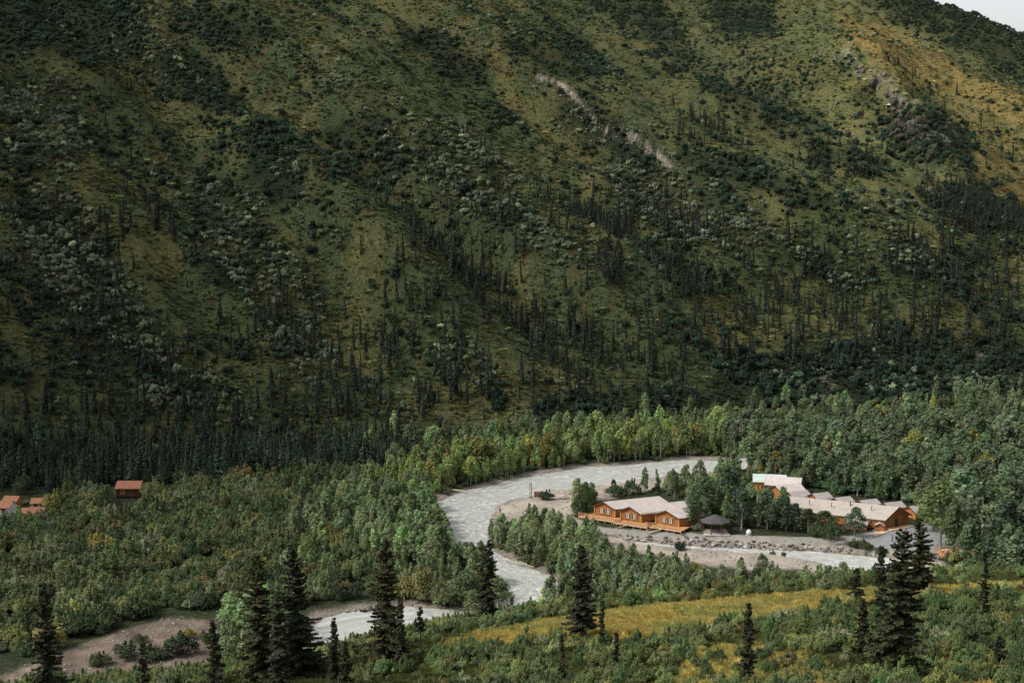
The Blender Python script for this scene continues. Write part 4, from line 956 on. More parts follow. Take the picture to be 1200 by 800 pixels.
def empty(name, loc, label, cat, group=None, rz=0):
    e = bpy.data.objects.new(name, None); C.objects.link(e); e.location = loc; e.rotation_euler.z = rz; e.empty_display_size = .3; tag(e, label, cat, group); return e
def V3(a, z): return Vector((a[0], a[1], z))
def window_on(parent, c, along, out, w, h, curtains=True):
    """frame, dark panes and curtains set into a wall; c centre, along and out unit vectors"""
    up = Vector((0, 0, 1)); fr = MB(); t = .10
    def pc(mb, a0, a1, z0, z1, o0, o1):
        mb.hexa([c + along * a + out * o + up * zq for zq in (z0, z1) for a, o in ((a0, o0), (a1, o0), (a1, o1), (a0, o1))])
    pc(fr, -w / 2 - t, -w / 2, -h / 2 - t, h / 2 + t, -.02, .10); pc(fr, w / 2, w / 2 + t, -h / 2 - t, h / 2 + t, -.02, .10)
    pc(fr, -w / 2, w / 2, h / 2, h / 2 + t, -.02, .098); pc(fr, -w / 2, w / 2, -h / 2 - t, -h / 2, -.02, .098); pc(fr, -.03, .03, -h / 2, h / 2, -.02, .09)
    f = fr.build('window', M_logpale, parent)
    g_ = MB(); pc(g_, -w / 2, -.031, -h / 2, h / 2, -.01, .05); pc(g_, .031, w / 2, -h / 2, h / 2, -.01, .05); g_.build('pane', M_glass, f)
    if curtains:
        k = MB(); pc(k, -w * .26, -w * .10, -h * .46, h * .44, .052, .065); pc(k, w * .08, w * .24, -h * .46, h * .44, .052, .065); k.build('curtain', M_curtain, f)
def wing(parent, L0, R0, back, zf, ze, zr, roofm, over=.55, overf=.9, wallm=None, logs=True):
    """a gabled wing: L0, R0 the two front corners, back the vector to its rear end"""
    L = Vector((L0[0], L0[1], 0)); Rr = Vector((R0[0], R0[1], 0)); bk = Vector((back[0], back[1], 0)); mid = (L + Rr) / 2
    w = MB(); ze2, zr2 = ze - .06, zr - .08
    poly = [V3(L, zf), V3(Rr, zf), V3(Rr, ze2), V3(mid, zr2), V3(L, ze2)]
    w.prism(poly, bk)
    if logs:     # courses of logs standing proud of the wall
        al = (Rr - L); ah = al.normalized(); bh = bk.normalized(); nrm = Vector((ah.y, -ah.x, 0)); nrm = nrm if nrm.dot(bk) < 0 else -nrm
        sn = Vector((bh.y, -bh.x, 0)); sn = sn if sn.dot(al) > 0 else -sn
        z = zf + .16
        while z < ze2 - .1:
            w.bar(V3(L - ah * .15, z) + nrm * .02, V3(Rr + ah * .15, z) + nrm * .02, .12, n=6); w.bar(V3(Rr, z + .12) + sn * .02, V3(Rr + bk, z + .12) + sn * .02, .12, n=6); w.bar(V3(L, z + .12) - sn * .02, V3(L + bk, z + .12) - sn * .02, .12, n=6); z += .27
        while z < zr2 - .25:
            q = (zr2 - z) / (zr2 - ze2); w.bar(V3(mid + (L - mid) * q, z) + nrm * .02, V3(mid + (Rr - mid) * q, z) + nrm * .02, .12, n=6); z += .27
    w.build('wall', wallm or M_log, parent)
    r = MB(); f = bk.normalized() * overf; sd_ = (L - Rr).normalized(); sl_ = (zr - ze) / ((L - Rr).length / 2)
    for s, E in ((1, L), (-1, Rr)):
        e0 = E + sd_ * s * over; ez = ze - sl_ * over
        q = [V3(mid - f, zr), V3(mid + bk + f * .6, zr), V3(e0 + bk + f * .6, ez), V3(e0 - f, ez)]
        r.slab(q, .14)
        nribs = int(bk.length / 1.2)
        for k in range(nribs):                       # standing seams
            a = bk * ((k + .5) / nribs); r.bar(V3(mid + a, zr + .01), V3(e0 + a, ez + .01), .022, n=4)
    rf = r.build('roof', roofm, parent)
    fa = MB()
    for s, E in ((1, L), (-1, Rr)):
        e0 = E + sd_ * s * over; ez = ze - sl_ * over; o = f.normalized() * -.05
        fa.hexa([V3(e0 - f, ez - .30), V3(mid - f, zr - .30), V3(mid - f, zr - .30) + o, V3(e0 - f, ez - .30) + o, V3(e0 - f, ez + .02), V3(mid - f, zr + .02), V3(mid - f, zr + .02) + o, V3(e0 - f, ez + .02) + o])
    fa.build('fascia', M_fascia, rf)
    return L, Rr, mid

# the three-gabled lodge on its deck
lo = empty('timber_lodge', (0, 0, 0), 'honey-coloured log lodge with three front gables under one pinkish roof by the creek', 'lodge')
E_ = (.92, .39)
for (eL, eR, ln, fz) in [((21.0, 351.2), (25.9, 348.1), 15.0, 1.75), ((27.2, 346.2), (32.0, 343.1), 16.0, 1.70), ((35.6, 342.6), (40.8, 338.9), 7.5, 1.65)]:
    L, Rr, mid = wing(lo, eL, eR, (E_[0] * ln, E_[1] * ln), fz, 3.95, 5.30, M_roof, over=.35, overf=.6)
    ah = (Rr - L).normalized(); nr_ = Vector((ah.y, -ah.x, 0))
    for s in (-.9, .95): window_on(lo, V3(mid + ah * s, fz + 1.15) + nr_ * .16, ah, nr_, 1.35, 1.35)
    cn = MB()
    for q in (L, Rr): cn.bar(V3(q, fz - .1) + nr_ * .16, V3(q, 3.9) + nr_ * .16, .17, n=8)
    cn.build('corner_post', M_logpale, lo)
fz = 1.6
fr0 = Vector((19.2, 350.2, 0)); ahh = Vector((.84, -.54, 0)); nrr = Vector((-.54, -.84, 0))
dk = MB(); ft = MB(); rl = MB()
segs = [((18.2, 351.6), (27.6, 345.6), 2.6), ((26.4, 345.4), (34.2, 340.4), 2.5), ((34.0, 341.6), (42.0, 336.6), 2.2)]
for a, b, dpt in segs:
    A0 = Vector((*a, 0)); B0 = Vector((*b, 0)); n2_ = nrr * dpt
    back = nrr * -2.6
    top = [A0 + back, B0 + back, B0 + n2_, A0 + n2_]
    dk.slab([V3(p, fz) for p in top], .12)
    m_ = int((B0 - A0).length / 2.1) + 1
    for k in range(m_ + 1):
        p = A0 + n2_ * .96 + (B0 - A0) * (k / m_); p_ = V3(p, 0); ft.bar(V3(p, .3), V3(p, fz + 1.0), .09, n=6); ft.bar(V3(p + nrr * -1.7, .3), V3(p + nrr * -1.7, fz - .1), .09, n=6)
    for hh in (.95, .55, .2): rl.bar(V3(A0 + n2_ * .96, fz + hh), V3(B0 + n2_ * .96, fz + hh), .05, n=5)
    k = 0.0
    while k < (B0 - A0).length:
        p = A0 + n2_ * .96 + (B0 - A0).normalized() * k; rl.bar(V3(p, fz + .1), V3(p, fz + .95), .028, n=4); k += .28
    ft.slab([V3(A0 + n2_, fz + .03), V3(B0 + n2_, fz + .03), V3(B0 + n2_ * 1.04, fz + .02), V3(A0 + n2_ * 1.04, fz + .02)], .28)
dk.build('deck', M_deck, lo); ft.build('deck_post', M_deckpale, lo); rl.build('railing', M_deck, lo)
for a, dr in (((29.5, 341.7), (-4.0, -1.6)), ((37.0, 337.3), (-4.2, -1.6)), ((21.0, 347.4), (-3.6, -.6))):      # ramps down to the road
    A0 = Vector((*a, 0)); D0 = Vector((*dr, 0)); s_ = nrr * 1.0
    rp = MB(); rp.slab([V3(A0, fz), V3(A0 + s_ * -1, fz), V3(A0 + D0 + s_ * -1, .95), V3(A0 + D0, .95)], .14); rp.bar(V3(A0, fz + .85), V3(A0 + D0, 1.8), .05, n=5)
    for q in (0, .5, 1): rp.bar(V3(A0 + D0 * q, fz - .65 * q), V3(A0 + D0 * q, fz + .9 - .65 * q), .05, n=5)
    rp.build('ramp', M_deckpale, lo)
bn = MB(); bn.slab([V3(q, 1.95) for q in ((33.2, 342.6), (35.6, 341.0), (35.2, 340.4), (32.8, 342.0))], .1); bn.build('bench', M_darkwood, lo)
ch = MB(); ch.bar((29.6, 353.4, 4.6), (29.6, 353.4, 5.9), .12, n=8); ch.build('stove_pipe', M_darkwood, lo)

# the long lodge beside the paved yard
ll = empty('long_lodge', (0, 0, 0), 'long honey log lodge whose gable end faces the paved yard', 'lodge')
L, Rr, mid = wing(ll, (90.9, 339.2), (98.0, 343.9), (-24, 11.0), .95, 3.6, 6.0, M_rooftan, over=.5, overf=.7)
ah = (Rr - L).normalized(); nr_ = Vector((ah.y, -ah.x, 0))
for s in (-1.9, 1.3): window_on(ll, V3(mid + ah * s, 2.5) + nr_ * .16, ah, nr_, .9, 1.2, False)
bh = Vector((-24, 11, 0)).normalized(); sn = Vector((bh.y, -bh.x, 0)); sn = sn if sn.y < 0 else -sn
for s in (3.2, 8.0, 13.0): window_on(ll, V3(L + bh * s, 2.4) + sn * .16, bh, sn, .9, 1.0, False)
dr = MB(); cc_ = V3(mid, .95) + nr_ * .17; dr.hexa([cc_ + ah * a + nr_ * o + Vector((0, 0, zq)) for zq in (0, 2.1) for a, o in ((-.5, 0), (.5, 0), (.5, .06), (-.5, .06))]); dr.build('door', M_darkwood, ll)
pr = MB(); pr.slab([V3(L + nr_ * 2.2, 1.0), V3(Rr + nr_ * 2.2, 1.0), V3(Rr, 1.0), V3(L, 1.0)], .14); pr.slab([V3(L + nr_ * 3.2 - ah * 6, .92), V3(L + nr_ * 2.2 - ah * .2, .98), V3(L + nr_ * .6 - ah * .2, .98), V3(L + nr_ * 1.0 - ah * 6, .92)], .1); pr.build('walkway', M_deckpale, ll)
# lean-to porch at its side
wing(ll, (81.6, 338.9), (86.0, 337.2), (1.8, 4.6), .95, 2.5, 3.4, M_rooftan, over=.3, overf=.35, wallm=M_roofred)
wing(ll, (88.6, 338.4), (90.4, 337.3), (.8, 2.6), .95, 2.2, 2.8, M_rooftan, over=.2, overf=.3)
for q_ in ((88.5, 343.2), (79.5, 347.0), (74.5, 349.5)):
    vb = MB(); vb.bar((q_[0], q_[1] - 1.2, 4.9), (q_[0], q_[1] - 1.2, 5.9), .09, n=8); vb.bar((q_[0], q_[1] - 1.2, 5.9), (q_[0], q_[1] - 1.2, 6.0), .16, n=8); vb.build('roof_vent', M_fascia, ll)
sv = MB(); sv.bar((84, 345.2, 5.0), (84, 345.2, 6.5), .14, n=8); sv.build('stove_pipe', M_darkwood, ll)

def cabin(px_, pz, ang, w, d, wh, rise, lab, cat='cabin', grp=None, roofm=None, wallm=None, kind='log_cabin', zg=None, logs=True):
    """small gabled cabin with its ridge along the local x axis"""
    z0 = pz if zg is None else zg; a, b = on_z(px_[0], px_[1], z0 + wh * .6)
    e = empty(kind, (float(a), float(b), z0), lab, cat, grp, ang)
    wing(e, (-w / 2, -d / 2), (-w / 2, d / 2), (w, 0), 0, wh, wh + rise, roofm or M_roof, over=.45, overf=.4, wallm=wallm, logs=logs)
    x_ = Vector((1, 0, 0)); y_ = Vector((0, -1, 0))
    window_on(e, Vector((-w * .22, -d / 2 - .13, wh * .55)), x_, y_, .9, .9, False)
    dd = MB(); dd.box(w * .12, w * .12 + .9, -d / 2 - .2, -d / 2 - .13, .05, 2.0); dd.build('door', M_darkwood, e)
    return e
row = 'small log cabins in a row behind the long lodge'
ords = ['first', 'second', 'third', 'fourth', 'fifth', 'sixth']
for k, (uu, vv, w, d) in enumerate([(935, 583, 6.6, 5.5), (961, 585, 5.6, 5.5), (987, 590, 5.4, 5.5), (1017, 593, 6.0, 5.5), (1046, 596, 6.0, 5.5), (1074, 600, 5.2, 5.5)]):
    cabin((uu, vv), .8, R(24), w * .82, d * .82, 2.0, 1.05, 'pink-roofed log cabin, %s from the green-roofed building in the back row' % ords[k], 'cabin', row, M_roofgrey)
cabin((923, 577), .8, R(24), 7.4, 5.6, 2.4, 1.4, 'larger pink-roofed log cabin with its gable open to the long lodge')
cabin((919, 570), .75, R(-18), 9.0, 7.0, 3.2, 1.5, 'broad pink-roofed building between the green-roofed one and the cabins')
cabin((902, 567), .75, R(-10), 8.4, 6.0, 3.6, 1.3, 'orange log building with a pale green roof at the back of the camp', 'lodge', None, M_roofgreen, M_logpale, 'green_roofed_building')
shd = 'orange-roofed sheds at the edge of the willow flat'
cabin((4, 595), .3, R(-8), 5.2, 4.2, 2.2, 1.1, 'white-walled shed with an orange roof at the edge of the willow flat', 'shed', shd, M_roofrust, M_white, 'shed', None, False)
cabin((15, 588), .3, R(-8), 3.6, 3.5, 2.0, .9, 'small orange-roofed shed behind the white-walled shed', 'shed', shd, M_roofrust, None, 'shed', None, False)
cabin((47, 590), .3, R(6), 3.6, 3.2, 2.0, .8, 'orange-roofed shed with a pale wall beside the round willow', 'shed', shd, M_roofrust, M_white, 'shed', None, False)
cabin((59, 590), .3, R(-30), 3.4, 3.0, 2.1, .9, 'red-roofed shed with a pale gable nearest the willow thicket', 'shed', shd, M_roofred, M_white, 'shed', None, False)
cabin((31, 601), .3, R(8), 4.0, 3.4, 1.7, .8, 'low shed with a bright orange roof in the willows', 'shed', shd, M_roofrust, None, 'shed', None, False)
cabin((46, 601), .3, R(-12), 4.2, 3.4, 1.8, .9, 'low shed with a darker red roof in the willows', 'shed', shd, M_roofred, None, 'shed', None, False)
cabin((153, 573), .5, R(0), 6.2, 5.0, 2.7, 1.3, 'lone dark cabin with a red-brown roof before the spruce belt', 'cabin', None, M_roofred, M_darkwood, 'log_cabin')
cabin((240, 568), .3, R(5), 2.0, 1.5, 1.6, .3, 'tiny white shed standing alone on the willow flat', 'shed', None, M_white, M_white, 'shed', None, False)
cabin((804, 557), .3, R(-10), 1.5, 1.5, 2.4, .4, 'narrow orange hut with a pale roof at the river edge behind the poplars', 'hut', None, M_conc, M_log, 'hut', None, False)
cabin((1128, 628), .75, R(60), 3.2, 2.6, 2.5, .9, 'narrow brown hut among the tall poplars by the log deck', 'hut', None, M_rooftan, M_darkwood, 'hut')

# the pavilion
pv = empty('pavilion', (49.3, 336.6, .8), 'open dark pavilion with a low shingled hip roof beside the road', 'pavilion')
r = MB(); n8 = 8; 
def ring(rad, z): return [(rad * 1.05 * math.cos(2 * math.pi * (k + .5) / n8), rad * .9 * math.sin(2 * math.pi * (k + .5) / n8), z) for k in range(n8)]
r.v = ring(3.6, 2.75) + ring(3.55, 2.95) + ring(.55, 4.35) + [(0, 0, 4.5)]
for k in range(n8):
    j = (k + 1) % n8; r.f += [(k, j, n8 + j, n8 + k), (n8 + k, n8 + j, 2 * n8 + j, 2 * n8 + k), (2 * n8 + k, 2 * n8 + j, 3 * n8)]
r.f.append(tuple(range(n8))[::-1]); r.build('roof', M_roofdark, pv)
for p in ring(3.1, 0): q = MB(); q.bar(p, (p[0], p[1], 2.8), .11, n=8); q.build('post', M_darkwood, pv)
q = MB(); q.box(-3.0, 3.2, -3.0, 2.8, -.1, .16); q.build('floor_slab', M_conc, pv)
q = MB()
for a, b in zip(ring(3.1, .9)[:5], ring(3.1, .9)[1:6]): q.bar(a, b, .05); q.bar((a[0], a[1], .5), (b[0], b[1], .5), .05)
q.build('railing', M_darkwood, pv)
q = MB(); q.box(-1.2, 1.2, -.4, .4, .85, .92); q.box(-1.0, -.9, -.3, .3, .18, .85); q.box(.9, 1.0, -.3, .3, .18, .85)
t_ = empty('picnic_table', (49.3, 336.6, .8), 'dark table standing under the pavilion roof', 'table'); q.build('table_top', M_darkwood, t_)

# white tank
tk_ = empty('water_tank', (57.0, 333.9, .8), 'round white tank on the roadside between pavilion and poplar trunks', 'tank')
import bmesh
def ball(name, mat, parent, rad, sz=1.0, z=0, seg=20):
    bm = bmesh.new(); bmesh.ops.create_uvsphere(bm, u_segments=seg, v_segments=12, radius=rad)
    for v_ in bm.verts: v_.co.z = v_.co.z * sz + z
    me = bpy.data.meshes.new(name); bm.to_mesh(me); bm.free(); me.materials.append(mat); me.polygons.foreach_set('use_smooth', np.ones(len(me.polygons), bool))
    o = bpy.data.objects.new(name, me); C.objects.link(o); o.parent = parent; return o
ball('tank_body', M_white, tk_, .66, 1, .78); q = MB(); q.bar((0, 0, 1.36), (0, 0, 1.5), .16, n=10); q.build('lid', M_white, tk_); q = MB(); q.box(-.6, .6, -.5, .5, -.1, .18); q.build('footing', M_conc, tk_)

# rock bank along the creek, every boulder its own
ROCKM = []
for s in range(6):
    bm = bmesh.new(); bmesh.ops.create_icosphere(bm, subdivisions=2, radius=1); g = np.random.default_rng(700 + s)
    pl = g.normal(0, 1, (9, 3)); pl /= np.linalg.norm(pl, axis=1)[:, None]
    for v_ in bm.verts:
        d = np.array(v_.co); cut = (pl @ d); lim = .62 + .2 * g.random()
        k = max(1, cut.max() / .72); v_.co = Vector(d / k * (1 + .06 * g.normal()))
        v_.co.z *= .75
    me = bpy.data.meshes.new('boulder'); bm.to_mesh(me); bm.free(); me.materials.append(None); ROCKM.append(me)
m_, n_, b_ = new_mat('boulder_stone'); a_ = N(n_, 'ShaderNodeAttribute', attribute_name='tint', attribute_type='INSTANCER'); t_n = noise(n_, 2.5, 5, .7)
n_.links.new(mixc(n_, 1.0, a_.outputs['Color'], ramp(n_, t_n.outputs['Fac'], [(.3, (.6, .6, .6)), (.7, (1.3, 1.3, 1.3))]), 'MULTIPLY'), b_.inputs['Base Color']); b_.inputs['Roughness'].default_value = .9; bump(n_, b_, t_n.outputs['Fac'], .5, .1)
for me in ROCKM: me.materials[0] = m_
def boulder(x_, y_, s, lab, grp, z_=None):
    o = bpy.data.objects.new('boulder', rnd.choice(ROCKM)); C.objects.link(o); o.location = (x_, y_, (ground(x_, y_) if z_ is None else z_) + s * .25); o.scale = (s * rnd.uniform(.8, 1.4), s * rnd.uniform(.8, 1.2), s * rnd.uniform(.7, 1))
    o.rotation_euler = (rnd.uniform(-.4, .4), rnd.uniform(-.4, .4), rnd.uniform(0, 6.3)); k = rnd.choice([.07, .11, .16, .22, .34]) * rnd.uniform(.8, 1.2); o['tint'] = [k, k * .93, k * .86]
    tag(o, lab, 'boulder', grp)
g = np.random.default_rng(77)
bank = river_world([(722, 629), (760, 631), (800, 633.5), (845, 636), (895, 638.5), (945, 640.5), (1000, 645), (1030, 649)], .1)
segl = [math.dist(bank[k], bank[k + 1]) for k in range(len(bank) - 1)]; tot = sum(segl)
for i in range(262):
    t = g.random() * tot; k = 0
    while t > segl[k]: t -= segl[k]; k += 1
    a, b = bank[k], bank[k + 1]; q = t / segl[k]; off = g.normal(0, 1) * .95; fr = (k + q) / len(segl)
    if fr > .75 and g.random() < .5: continue
    part = 'below the three-gabled lodge' if k < 1 else 'below the pavilion and white tank' if k < 4 else 'by the creek bushes before the yard'
    boulder(a[0] + (b[0] - a[0]) * q, a[1] + (b[1] - a[1]) * q + off, .26 + .36 * g.random() ** 2 + (.08 if 2 <= k <= 4 else 0), 'grey boulder in the rock bank %s' % part, 'boulders of the rock bank %s' % part)
for i in range(30):        # bank of the far shore and the river bar
    uu = 520 + g.random() * 330; vv = np.interp(uu, [520, 572, 640, 740, 850], [583, 569, 554, 545, 538]) + g.normal(0, 1.0)
    a, b = on_z(uu, vv, 0); boulder(float(a), float(b), .3 + .5 * g.random() ** 2, 'pale rock lying on the far shore of the river bend', 'rocks along the far shore')
for i in range(14):
    uu = 380 + g.random() * 130; vv = np.interp(uu, [380, 420, 470, 515], [719, 712, 707, 700]) + g.normal(0, 1.2)
    a, b = on_z(uu, vv, 0); boulder(float(a), float(b), .25 + .35 * g.random() ** 2, 'dark wet rock under the willows where the river narrows', 'wet rocks under the willow bank')
for i in range(12):
    uu = 745 + g.random() * 270; vv = np.interp(uu, [745, 1020], [652, 668]) + g.normal(0, 5)
    a, b = on_z(uu, vv, 0); boulder(float(a), float(b), .15 + .25 * g.random() ** 2, 'small stone on the creek gravel before the thicket', 'small stones on the creek gravel')
# cobbles lying on every bar and bank
g = np.random.default_rng(91); cx = g.random(90000) * 330 - 120; cy_ = g.random(90000) * 260 + 215; cu, cv, _ = project(cx, cy_, np.zeros(90000))
kb = np.zeros(90000, bool)
for P in GRAVEL + [GRAVEL_BAR]: kb |= pip(cu, cv, P)
kb |= (sdist(cx, cy_, RIVER) < 3.5) | (sdist(cx, cy_, CREEK) < 2.5)
kb &= (dist_line(cx, cy_, ROAD) > 2.6) & (sdist(cx, cy_, YARD) > 0) & (fbm(cx / 6, cy_ / 6, 601, 3) > .42)
cx, cy_ = cx[kb], cy_[kb]; cz = height(cx, cy_); kz = (cz > -.75) & (cz < 2.5); cx, cy_, cz = cx[kz], cy_[kz], cz[kz]; n = len(cx); cs = .07 + .22 * g.random(n) ** 4
ck = np.exp(g.normal(0, .45, (n, 1))) * np.array([[.20, .18, .16]])
scatter('cobbles', ROCKM, np.stack([cx, cy_, cz + cs * .2], 1), np.stack([cs * 1.3, cs, cs * .8], 1), np.clip(ck, .03, .55), label='grey cobbles covering the river bars')
# loose stones in the slide scar
sx = []; 
for ln, wdt, cnt in ((SCAR_W[0], 2.2, 420), (SCAR_W[1], 2.8, 420)):
    for k in range(cnt):
        t = g.random() * (len(ln) - 1); i_ = int(t); q = t - i_; sx.append((ln[i_][0] * (1 - q) + ln[i_ + 1][0] * q + g.normal(0, wdt), ln[i_][1] * (1 - q) + ln[i_ + 1][1] * q + g.normal(0, wdt * .7)))
sx = np.array(sx); ss_ = .12 + .5 * g.random(len(sx)) ** 4
scatter('scree', ROCKM, np.stack([sx[:, 0], sx[:, 1], height(sx[:, 0], sx[:, 1]) + ss_ * .1], 1), np.stack([ss_ * 1.2, ss_, ss_ * .8], 1), np.clip(np.exp(g.normal(0, .35, (len(sx), 1))) * np.array([[.22, .19, .155]]), .05, .5), label='loose grey stones lying in the slide scar')
# crags of the far spur
g = np.random.default_rng(95)
CR = [(1040 + 70 * t + g.normal(0, 12), 130 + 45 * t * g.random() + g.normal(0, 9) + 14, 1.2 + 2.2 * g.random(), .035 + .06 * g.random()) for t in g.random(46)] + [(1000 + 50 * t + g.normal(0, 5), 76 + 40 * t + g.normal(0, 4), .7 + 1.2 * g.random(), .10 + .2 * g.random()) for t in g.random(22)]
CR = CR + [(1004, 80, 3.0, .10), (1012, 84, 2.2, .16), (1024, 97, 3.2, .08), (1031, 103, 2.6, .13), (1040, 112, 2.8, .10), (1047, 121, 3.8, .085), (1056, 128, 3.2, .07), (1063, 124, 2.4, .17), (1066, 137, 4.4, .06), (1076, 143, 4.0, .075), (1084, 150, 3.4, .06), (1058, 148, 3.6, .065), (1070, 158, 4.2, .055), (1090, 162, 3.4, .06), (1046, 158, 2.8, .08), (1100, 150, 2.6, .10), (1078, 176, 4.0, .05), (1090, 186, 3.6, .045), (1103, 172, 3.0, .06), (980, 122, 2.0, .15), (973, 128, 1.6, .2), (1036, 88, 2.0, .26), (1099, 139, 1.8, .24), (1112, 145, 1.6, .22)]
CRP = [Vector(t) for t in np.stack(unproject([q[0] for q in CR], [q[1] for q in CR]), 1).tolist()]
for i, (uu, vv, ss, k_) in enumerate(CR):
    p = CRP[i]; o = bpy.data.objects.new('rock_outcrop', ROCKM[i % 6]); C.objects.link(o); o.location = (p.x, p.y, p.z + ss * .1); o.scale = (ss * rnd.uniform(.6, 1.1), ss * rnd.uniform(.5, .9), ss * rnd.uniform(.8, 1.5)); o.rotation_euler = (rnd.uniform(-.4, .4), rnd.uniform(-.4, .4), rnd.uniform(0, 6)); o['tint'] = [k_ * .72, k_ * .62, k_ * .48]
    part = 'on the upper crest of the far spur' if vv < 115 and uu > 1000 else 'in the green hollow beside the far spur' if uu < 1000 else 'in the dark broken end of the far spur'
    shade = 'pale' if k_ > .14 else 'dark'
    tag(o, '%s craggy rock outcrop %s' % (shade, part), 'rock', '%s crags %s' % (shade, part))
def log_at(p, q, rad, lab, cat='log', z=.25, name='driftwood_log'):
    a = on_z(p[0], p[1], z); b = on_z(q[0], q[1], z); c_ = ((a[0] + b[0]) / 2, (a[1] + b[1]) / 2)
    e = empty(name, (float(c_[0]), float(c_[1]), z), lab, cat); A_ = Vector((float(a[0] - c_[0]), float(a[1] - c_[1]), 0)); B_ = -A_
    m_ = MB(); v, f = tube([A_, A_ * .3 + Vector((0, .1, .06)), B_ * .4, B_], [rad, rad * .9, rad * .75, rad * .5], 8); m_.v = [tuple(t) for t in v]; m_.f = [tuple(int(i) for i in t) for t in f] + [tuple(range(8))[::-1], tuple(range(24, 32))]
    m_.build('trunk', M_drift, e); s = MB()
    for k in range(4): p_ = A_.lerp(B_, .5 + .12 * k); s.bar(p_, p_ + Vector((rnd.uniform(-.4, .4), rnd.uniform(-.4, .4), rnd.uniform(.3, .7))), .05, .02, 5)
    s.build('branch', M_drift, e)
log_at((527, 573.5), (562, 577.5), .26, 'long pale driftwood log pointing from the far bank into the river')
log_at((586, 569), (600, 565), .2, 'short weathered log on the far shore of the bend')
log_at((660, 574), (668, 575), .22, 'grey log on the gravel behind the lone round bush', z=.35)
log_at((744, 557), (765, 559.5), .2, 'dark drift log lying on the pale gravel bar', z=.3)
log_at((568, 604), (582, 607), .2, 'dark drift log on the gravel near the lone standing person', z=.35)
log_at((605, 657), (618, 661), .22, 'bare log at the water edge under the island thicket', z=.1)
log_at((592, 656), (626, 664), .18, 'long thin log slanting down to the water under the island thicket', z=.2)

# posts and brick stand on the gravel spit
pp = on_z(622, 583.5, .3); e = empty('marker_post', (float(pp[0]), float(pp[1]), .3), 'pair of tall dark posts joined at the foot on the gravel spit', 'posts')
for s in (-.22, .22): q = MB(); q.bar((s, 0, -.2), (s, 0, 4.1), .09, .08, 8); q.bar((s, 0, 4.1), (s, 0, 4.3), .13, n=8); q.build('post', M_darkwood, e)
q = MB(); q.box(-.4, .55, -.08, .08, .0, .25); q.box(-.21, .21, -.05, .05, 1.5, 1.65); q.build('brace', M_darkwood, e)
pp = on_z(631, 582.5, .3); e = empty('stacked_pallets', (float(pp[0]), float(pp[1]) + .6, .25), 'rusty red crate of rocks standing behind the two tall posts', 'crate'); q = MB()
for k in range(4): q.box(-1.2, 1.1, -.6, .6, .02 + .42 * k, .28 + .42 * k)
for s in (-1.1, 0, 1.0): q.box(s - .08, s + .08, -.65, .65, 0, 1.6)
q.build('crate_frame', M_rust, e)
pp = on_z(660, 584, .3); e = empty('stone_heap', (float(pp[0]), float(pp[1]), .2), 'pinkish heap of stone beside the path behind the lodge', 'rock heap'); o = bpy.data.objects.new('stone', ROCKM[1]); C.objects.link(o); o.parent = e; o.scale = (1.8, 1.2, 1.3); o.location.z = .5; o['tint'] = [.42, .33, .29]

# log deck with tables in the trees
pp = on_z(1121, 650, .8); e = empty('log_deck', (float(pp[0]), float(pp[1]), .8), 'orange log deck with a low rail under the tall poplars', 'deck'); q = MB()
for k in range(16): q.box(-4.2, 4.2, -2.8 + k * .35, -2.5 + k * .35, .15, .3)
q.build('deck_board', M_deck, e); q = MB()
for s in (-4.2, -1.4, 1.4, 4.2):
    for t in (-2.8, 2.7): q.bar((s, t, 0), (s, t, 1.2), .09)
for hh in (.65, 1.15): q.bar((-4.2, -2.8, hh), (4.2, -2.8, hh), .07); q.bar((-4.2, 2.7, hh), (4.2, 2.7, hh), .07); q.bar((4.2, -2.8, hh), (4.2, 2.7, hh), .07)
q.build('railing', M_logpale, e)
pp_ = (float(pp[0]), float(pp[1]))
for dx_, dy_, lab in ((-2.3, .6, 'picnic table at the yard end of the log deck'), (1.6, -.4, 'picnic table at the far end of the log deck')):
    t_ = empty('picnic_table', (pp_[0] + dx_, pp_[1] + dy_, 1.1), lab, 'table', None, rnd.uniform(-.4, .4))
    q = MB(); q.box(-1, 1, -.4, .4, .72, .78); q.build('table_top', M_deckpale, t_)
    for s in (-.8, .8): q = MB(); q.box(-1, 1, s - .15, s + .15, .42, .47); q.build('seat', M_deckpale, t_)
    for s in (-.7, .7): q = MB(); q.box(s - .05, s + .05, -.85, .85, .34, .42); q.bar((s, -.6, 0), (s, -.2, .72), .05); q.bar((s, .6, 0), (s, .2, .72), .05); q.build('leg', M_darkwood, t_)
# parked car, half hidden
pp = on_z(1139, 656, .8); e = empty('parked_car', (float(pp[0]), float(pp[1]), .78), 'dark blue car parked under the poplars beside the log deck', 'car', None, R(-25))
q = MB(); q.prism([(-2.2, -.85, .35), (2.2, -.85, .35), (2.25, -.85, .75), (1.3, -.85, .92), (-2.1, -.85, .95), (-2.25, -.85, .7)], (0, 1.7, 0)); q.build('body', M_navy, e)
q = MB(); q.prism([(-1.9, -.72, .955), (1.1, -.72, .93), (.45, -.72, 1.42), (-1.4, -.72, 1.45)], (0, 1.44, 0)); q.build('cabin', M_glass, e); q = MB(); q.prism([(-1.4, -.70, 1.455), (.45, -.70, 1.425), (.4, -.70, 1.47), (-1.3, -.70, 1.5)], (0, 1.4, 0)); q.build('car_roof', M_navy, e)
for s in (-1.4, 1.4):
    for t in (-.88, .88):
        q = MB(); q.bar((s, t - .1, .34), (s, t + .1, .34), .34, n=14); w_ = q.build('wheel', M_black, e); q = MB(); q.bar((s, t - .115, .34), (s, t + .115, .34), .18, n=10); q.build('rim', M_conc, w_)
for t in (-.6, .6): q = MB(); q.box(2.24, 2.28, t - .16, t + .16, .58, .72); q.build('headlight', M_white, e)

